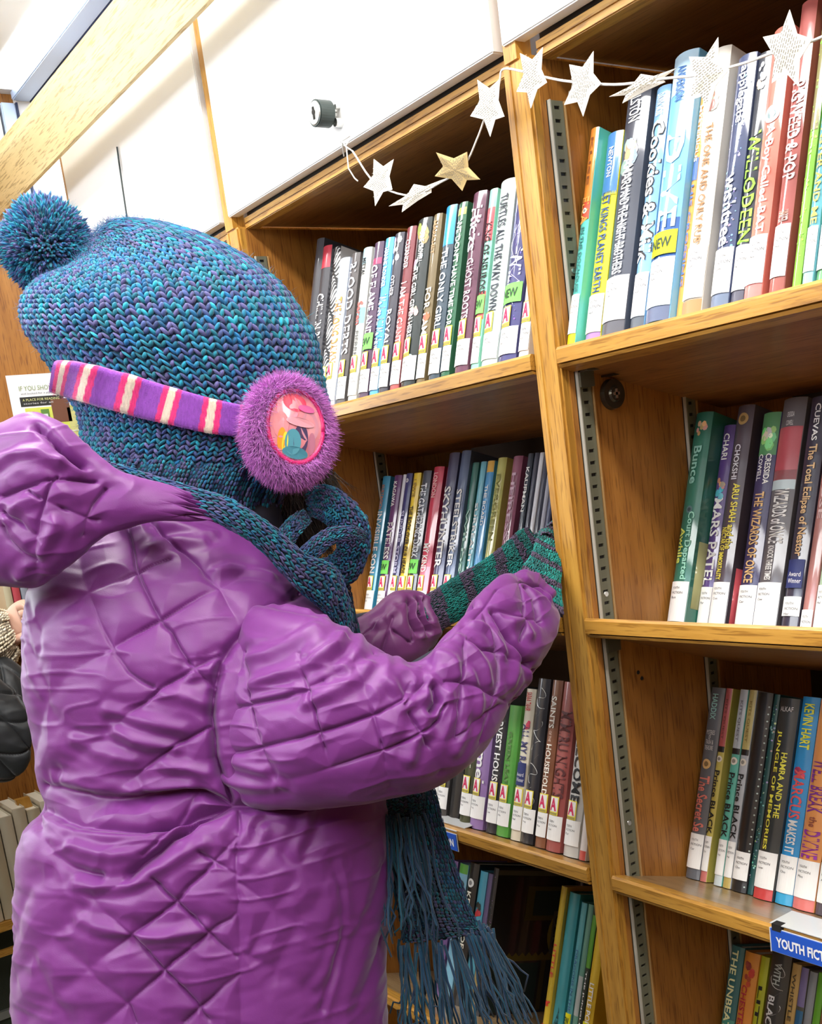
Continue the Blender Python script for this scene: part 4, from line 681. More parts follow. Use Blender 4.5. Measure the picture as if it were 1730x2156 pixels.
# ---------------------------------------------------------------- the child
ST = {'torso':[[-1.1003,-.3464,1.1856,.0105,.0128,-.0084,-.0074,.0055,-.0008],[-1.0955,-.3543,1.1686,.0326,.0408,-.0233,-.0284,.0209,-.0032],[-1.0861,-.3674,1.1169,.0646,.0867,-.0293,-.0619,.0439,-.0069],[-1.0706,-.3742,1.0568,.0877,.1207,-.0311,-.0872,.06,-.0134],[-1.0538,-.3839,.9829,.0965,.1342,-.0296,-.096,.0643,-.0215],[-1.0398,-.3852,.9188,.0999,.1407,-.0257,-.0964,.0634,-.0275],[-1.0321,-.3898,.8724,.1002,.142,-.0234,-.0935,.0608,-.0311],[-1.0281,-.3938,.8434,.1002,.142,-.0234,-.0902,.0582,-.0329],[-1.0299,-.4074,.8122,.1063,.151,-.0237,-.101,.0647,-.0405],[-1.0263,-.4206,.7586,.1089,.1543,-.0255,-.1051,.0662,-.0487],[-1.0242,-.4377,.7007,.1079,.1525,-.0264,-.1054,.0649,-.056],[-1.0173,-.4524,.6285,.1081,.1537,-.0239,-.1032,.0627,-.0634],[-1.0057,-.4761,.5101,.1106,.1567,-.0259,-.1037,.0603,-.0783],[-.99,-.5109,.3424,.1144,.1621,-.0268,-.1021,.0559,-.0979]],'near_sleeve':[[-.9855,-.3833,.9804,-.0045,-.0265,-.0569,-.0142,.0065,-.0019],[-.9577,-.3826,.9682,-.0025,-.0309,-.0782,-.0377,.0178,-.0058],[-.9306,-.3652,.9545,-.0036,-.0358,-.0876,-.0551,.028,-.0092],[-.8953,-.343,.9453,-.0041,-.0352,-.0836,-.0628,.0347,-.0115],[-.8621,-.3158,.9333,-.0014,-.0276,-.0735,-.057,.0343,-.0118],[-.832,-.2914,.9264,.0041,-.0162,-.0642,-.0471,.0304,-.0107],[-.8171,-.2598,.9265,.0103,-.0045,-.0573,-.0417,.0285,-.0097],[-.8146,-.2235,.941,.0149,.0034,-.0548,-.0407,.0295,-.0093],[-.8281,-.1821,.9602,.0166,.0072,-.0509,-.0389,.0298,-.0085],[-.8455,-.1375,.9786,.0179,.011,-.0457,-.0356,.0287,-.0071],[-.8593,-.0969,.9967,.0181,.0133,-.0397,-.0319,.0267,-.0056],[-.872,-.0664,1.007,.0158,.0127,-.0314,-.0253,.0217,-.0039],[-.885,-.046,1.0162,.0119,.011,-.0198,-.0164,.014,-.0021],[-.8913,-.0353,1.0216,.0078,.0079,-.0111,-.009,.0075,-.001]],'far_sleeve':[[-1.0921,-.2405,.9799,.0088,.0017,-.0329,-.0234,.0128,-.0056],[-1.091,-.1904,.961,.0076,-.001,-.0355,-.0262,.0152,-.006],[-1.0761,-.1504,.9593,.0065,-.0044,-.0408,-.0312,.0194,-.0071],[-1.0648,-.1206,.9699,.0093,-.002,-.0459,-.0345,.0229,-.008],[-1.0588,-.0998,.9775,.0103,0,-.0441,-.033,.0228,-.0076],[-1.0515,-.0866,.9841,.0091,.0018,-.034,-.0239,.0171,-.0055],[-1.0463,-.0775,.9879,.0073,.002,-.0258,-.0171,.0125,-.0039],[-1.0453,-.075,.9904,.0047,.0011,-.0172,-.0099,.0072,-.0023]],'hood':[[-1.2093,-.6039,1.1786,.0008,-.0021,-.0093,-.0056,.0008,-.0007],[-1.1894,-.5941,1.174,.0032,-.0088,-.0392,-.0276,.0045,-.0033],[-1.1492,-.5714,1.1714,.0052,-.0142,-.0634,-.0477,.0089,-.0059],[-1.11,-.5487,1.173,.006,-.0163,-.0728,-.0567,.0121,-.0074],[-1.0746,-.5317,1.1752,.0055,-.0175,-.0739,-.0551,.013,-.0072],[-1.0365,-.5115,1.1745,.0082,-.0144,-.0769,-.0496,.0134,-.0078],[-1.0113,-.491,1.1778,.0081,-.0096,-.0624,-.0349,.0106,-.0061],[-.9952,-.4679,1.1748,.0082,-.0017,-.0401,-.0196,.0071,-.0043],[-.9737,-.4391,1.1648,.0086,.0053,-.0219,-.0105,.0053,-.0028],[-.9639,-.4091,1.1562,.0067,.0042,-.0166,-.0079,.0043,-.0021],[-.9555,-.3819,1.1453,.0048,.0027,-.013,-.006,.0033,-.0015],[-.9614,-.3584,1.1332,.0022,.0009,-.007,-.0032,.0017,-.0008]],'hat':[[-1.1277,-.3195,1.17,.0604,.0835,-.0198,-.0725,.0519,-.0021],[-1.1247,-.3056,1.1972,.0712,.0992,-.0216,-.0866,.0623,.0004],[-1.123,-.2928,1.2264,.0743,.1036,-.0223,-.0911,.0661,.0033],[-1.1272,-.2886,1.257,.0785,.1095,-.0233,-.097,.0709,.0065],[-1.1392,-.2928,1.2963,.084,.1163,-.0276,-.1028,.0766,.0101],[-1.1515,-.2973,1.3367,.0882,.1233,-.0256,-.1054,.0785,.015],[-1.1631,-.3013,1.3752,.0815,.1159,-.0178,-.0957,.0701,.0182],[-1.171,-.3032,1.4035,.0674,.0979,-.0089,-.0765,.0542,.0175],[-1.1841,-.3153,1.4253,.047,.0728,.0068,-.0561,.0348,.0151],[-1.1979,-.331,1.4396,.0268,.0463,.0177,-.0356,.0169,.0096],[-1.2085,-.3448,1.4458,.0107,.0228,.0192,-.0208,.0066,.0038],[-1.2113,-.3494,1.4445,.0043,.0096,.0089,-.0078,.0023,.0013]],'neck_wrap':[[-1.1237,-.2999,1.2093,.0649,.0894,-.0226,-.0729,.0531,.0007],[-1.1182,-.3171,1.1889,.0671,.0929,-.0218,-.0805,.0579,-.0006],[-1.1202,-.3305,1.1588,.0631,.086,-.0246,-.0755,.0543,-.0039],[-1.1205,-.3237,1.1271,.057,.0773,-.0232,-.0643,.0457,-.0054]],'scarf_band':[[-1.1358,-.43,1.2037,.0021,-.0011,-.0122,-.0069,.0023,-.0014],[-1.0656,-.4387,1.1927,.0032,-.0004,-.0149,-.0077,.0029,-.0017],[-1.0078,-.4229,1.1739,.0032,-.0008,-.0162,-.0075,.003,-.0016],[-.9664,-.3942,1.1572,.0023,-.0009,-.0124,-.0057,.0025,-.0012],[-.9404,-.3627,1.1354,.0032,-.0007,-.0155,-.007,.0035,-.0016],[-.9338,-.3344,1.1092,-.0001,-.0049,-.0135,-.0064,.0031,-.001],[-.9361,-.3041,1.0745,-.0006,-.0066,-.0163,-.0078,.004,-.0013],[-.9536,-.2653,1.0503,-.0017,-.0095,-.0201,-.0097,.0053,-.0017],[-.9697,-.245,1.0202,-.003,-.0093,-.0141,-.0074,.0042,-.0012],[-.9809,-.2364,.9872,-.0026,-.0078,-.0113,-.006,.0035,-.001]],'scarf_loop':[[-1.0263,-.2343,1.1363,.0027,-.0003,-.0127,-.0066,.0039,-.0015],[-1.0011,-.2333,1.136,.0017,-.0034,-.0172,-.0113,.0063,-.0024],[-.9828,-.2272,1.1276,-.0023,-.0089,-.0159,-.0129,.0067,-.0019],[-.98,-.2122,1.106,-.0084,-.0145,-.0054,-.0121,.0072,-.0006],[-.9859,-.2104,1.0838,-.0096,-.0128,.0046,-.0101,.0073,-.001],[-.9988,-.2179,1.0649,-.0076,-.0062,.0148,-.01,.007,-.0022],[-1.0116,-.2385,1.0607,-.0024,.0017,.015,-.0078,.0045,-.0017],[-1.0132,-.258,1.0646,-.0009,.0026,.0114,-.0051,.0027,-.001]],'scarf_lip':[[-.9506,-.3086,1.0713,.0036,.0034,-.0057,-.0037,.0025,-.0009],[-.9515,-.2861,1.0871,.0032,.0018,-.0088,-.0048,.003,-.0011],[-.9487,-.2585,1.1019,.0022,.0007,-.0078,-.004,.0026,-.0009],[-.9442,-.2333,1.102,.0009,-.0009,-.0066,-.0034,.0021,-.0008],[-.9542,-.2139,1.0952,-.0001,-.002,-.0051,-.0023,.0013,-.0005]],'scarf_fold':[[-.9595,-.3142,1.0933,.0048,.0056,-.0047,-.0042,.003,-.0007],[-.9653,-.3002,1.1064,.0046,.0043,-.0073,-.0047,.0032,-.001],[-.9771,-.2766,1.1192,.0043,.0041,-.0069,-.0044,.0031,-.0009],[-.9896,-.2565,1.1253,.0026,.0017,-.0062,-.0028,.0019,-.0006]],'scarf_drop':[[-1.0265,-.2245,1.0598,.0129,.0195,.0007,-.0078,.0052,-.0007],[-1.035,-.2126,1.0251,.0097,.0155,.0027,-.0054,.0035,-.0006],[-1.0398,-.206,.9594,.0117,.0183,.0023,-.0054,.0036,-.001],[-.9999,-.2104,.88,.0132,.0196,-.0006,-.0048,.0032,-.0013],[-.9514,-.2084,.8352,.0153,.0216,-.0036,-.0043,.0028,-.0014],[-.9243,-.2214,.7868,.017,.0246,-.0028,-.0038,.0025,-.0015],[-.9057,-.2284,.739,.0198,.0281,-.0046,-.0038,.0024,-.0017],[-.8878,-.2338,.6993,.0221,.0317,-.004,-.0042,.0027,-.0021],[-.8807,-.2299,.68,.0252,.0373,-.0012,-.0048,.0032,-.0026]],'scarf_inner':[[-1.0308,-.2117,.9042,.0134,.0199,-.0006,-.0059,.0039,-.0015],[-.9829,-.195,.8512,.0132,.0196,-.0006,-.0048,.0032,-.0015],[-.9268,-.2304,.8243,.0135,.0191,-.0031,-.0027,.0017,-.0009],[-.9151,-.2387,.8029,.0132,.0187,-.0031,-.0022,.0014,-.0008]],'near_glove':[[-.8885,-.047,1.0021,.0157,.0176,-.0171,-.016,.0125,-.0018],[-.9004,-.0307,1.0214,.013,.0149,-.0129,-.0129,.0102,-.0012],[-.9098,-.0113,1.038,.01,.0112,-.0111,-.0094,.0077,-.0007],[-.9189,.0071,1.0513,.0106,.0119,-.0113,-.009,.0075,-.0006],[-.9299,.0288,1.0557,.0109,.0117,-.0134,-.0087,.0075,-.0006],[-.9423,.0483,1.0595,.0096,.0095,-.014,-.0072,.0065,-.0005]],'far_glove':[[-1.0529,-.0887,.9839,.0075,.0029,-.024,-.0151,.0109,-.0034],[-1.0485,-.0711,.9893,.0068,.0028,-.0212,-.0124,.0092,-.0028],[-1.0431,-.0308,1.0026,.0067,.002,-.0233,-.0117,.0091,-.0026],[-1.0369,.0094,1.0126,.0073,.002,-.0259,-.0113,.0093,-.0025],[-1.0334,.0454,1.0219,.0096,.0036,-.0311,-.0117,.0102,-.0025],[-1.03,.0722,1.0313,.0127,.0072,-.0338,-.0114,.0102,-.0021],[-1.0305,.0923,1.0386,.0129,.009,-.0298,-.0094,.0086,-.0015]]}
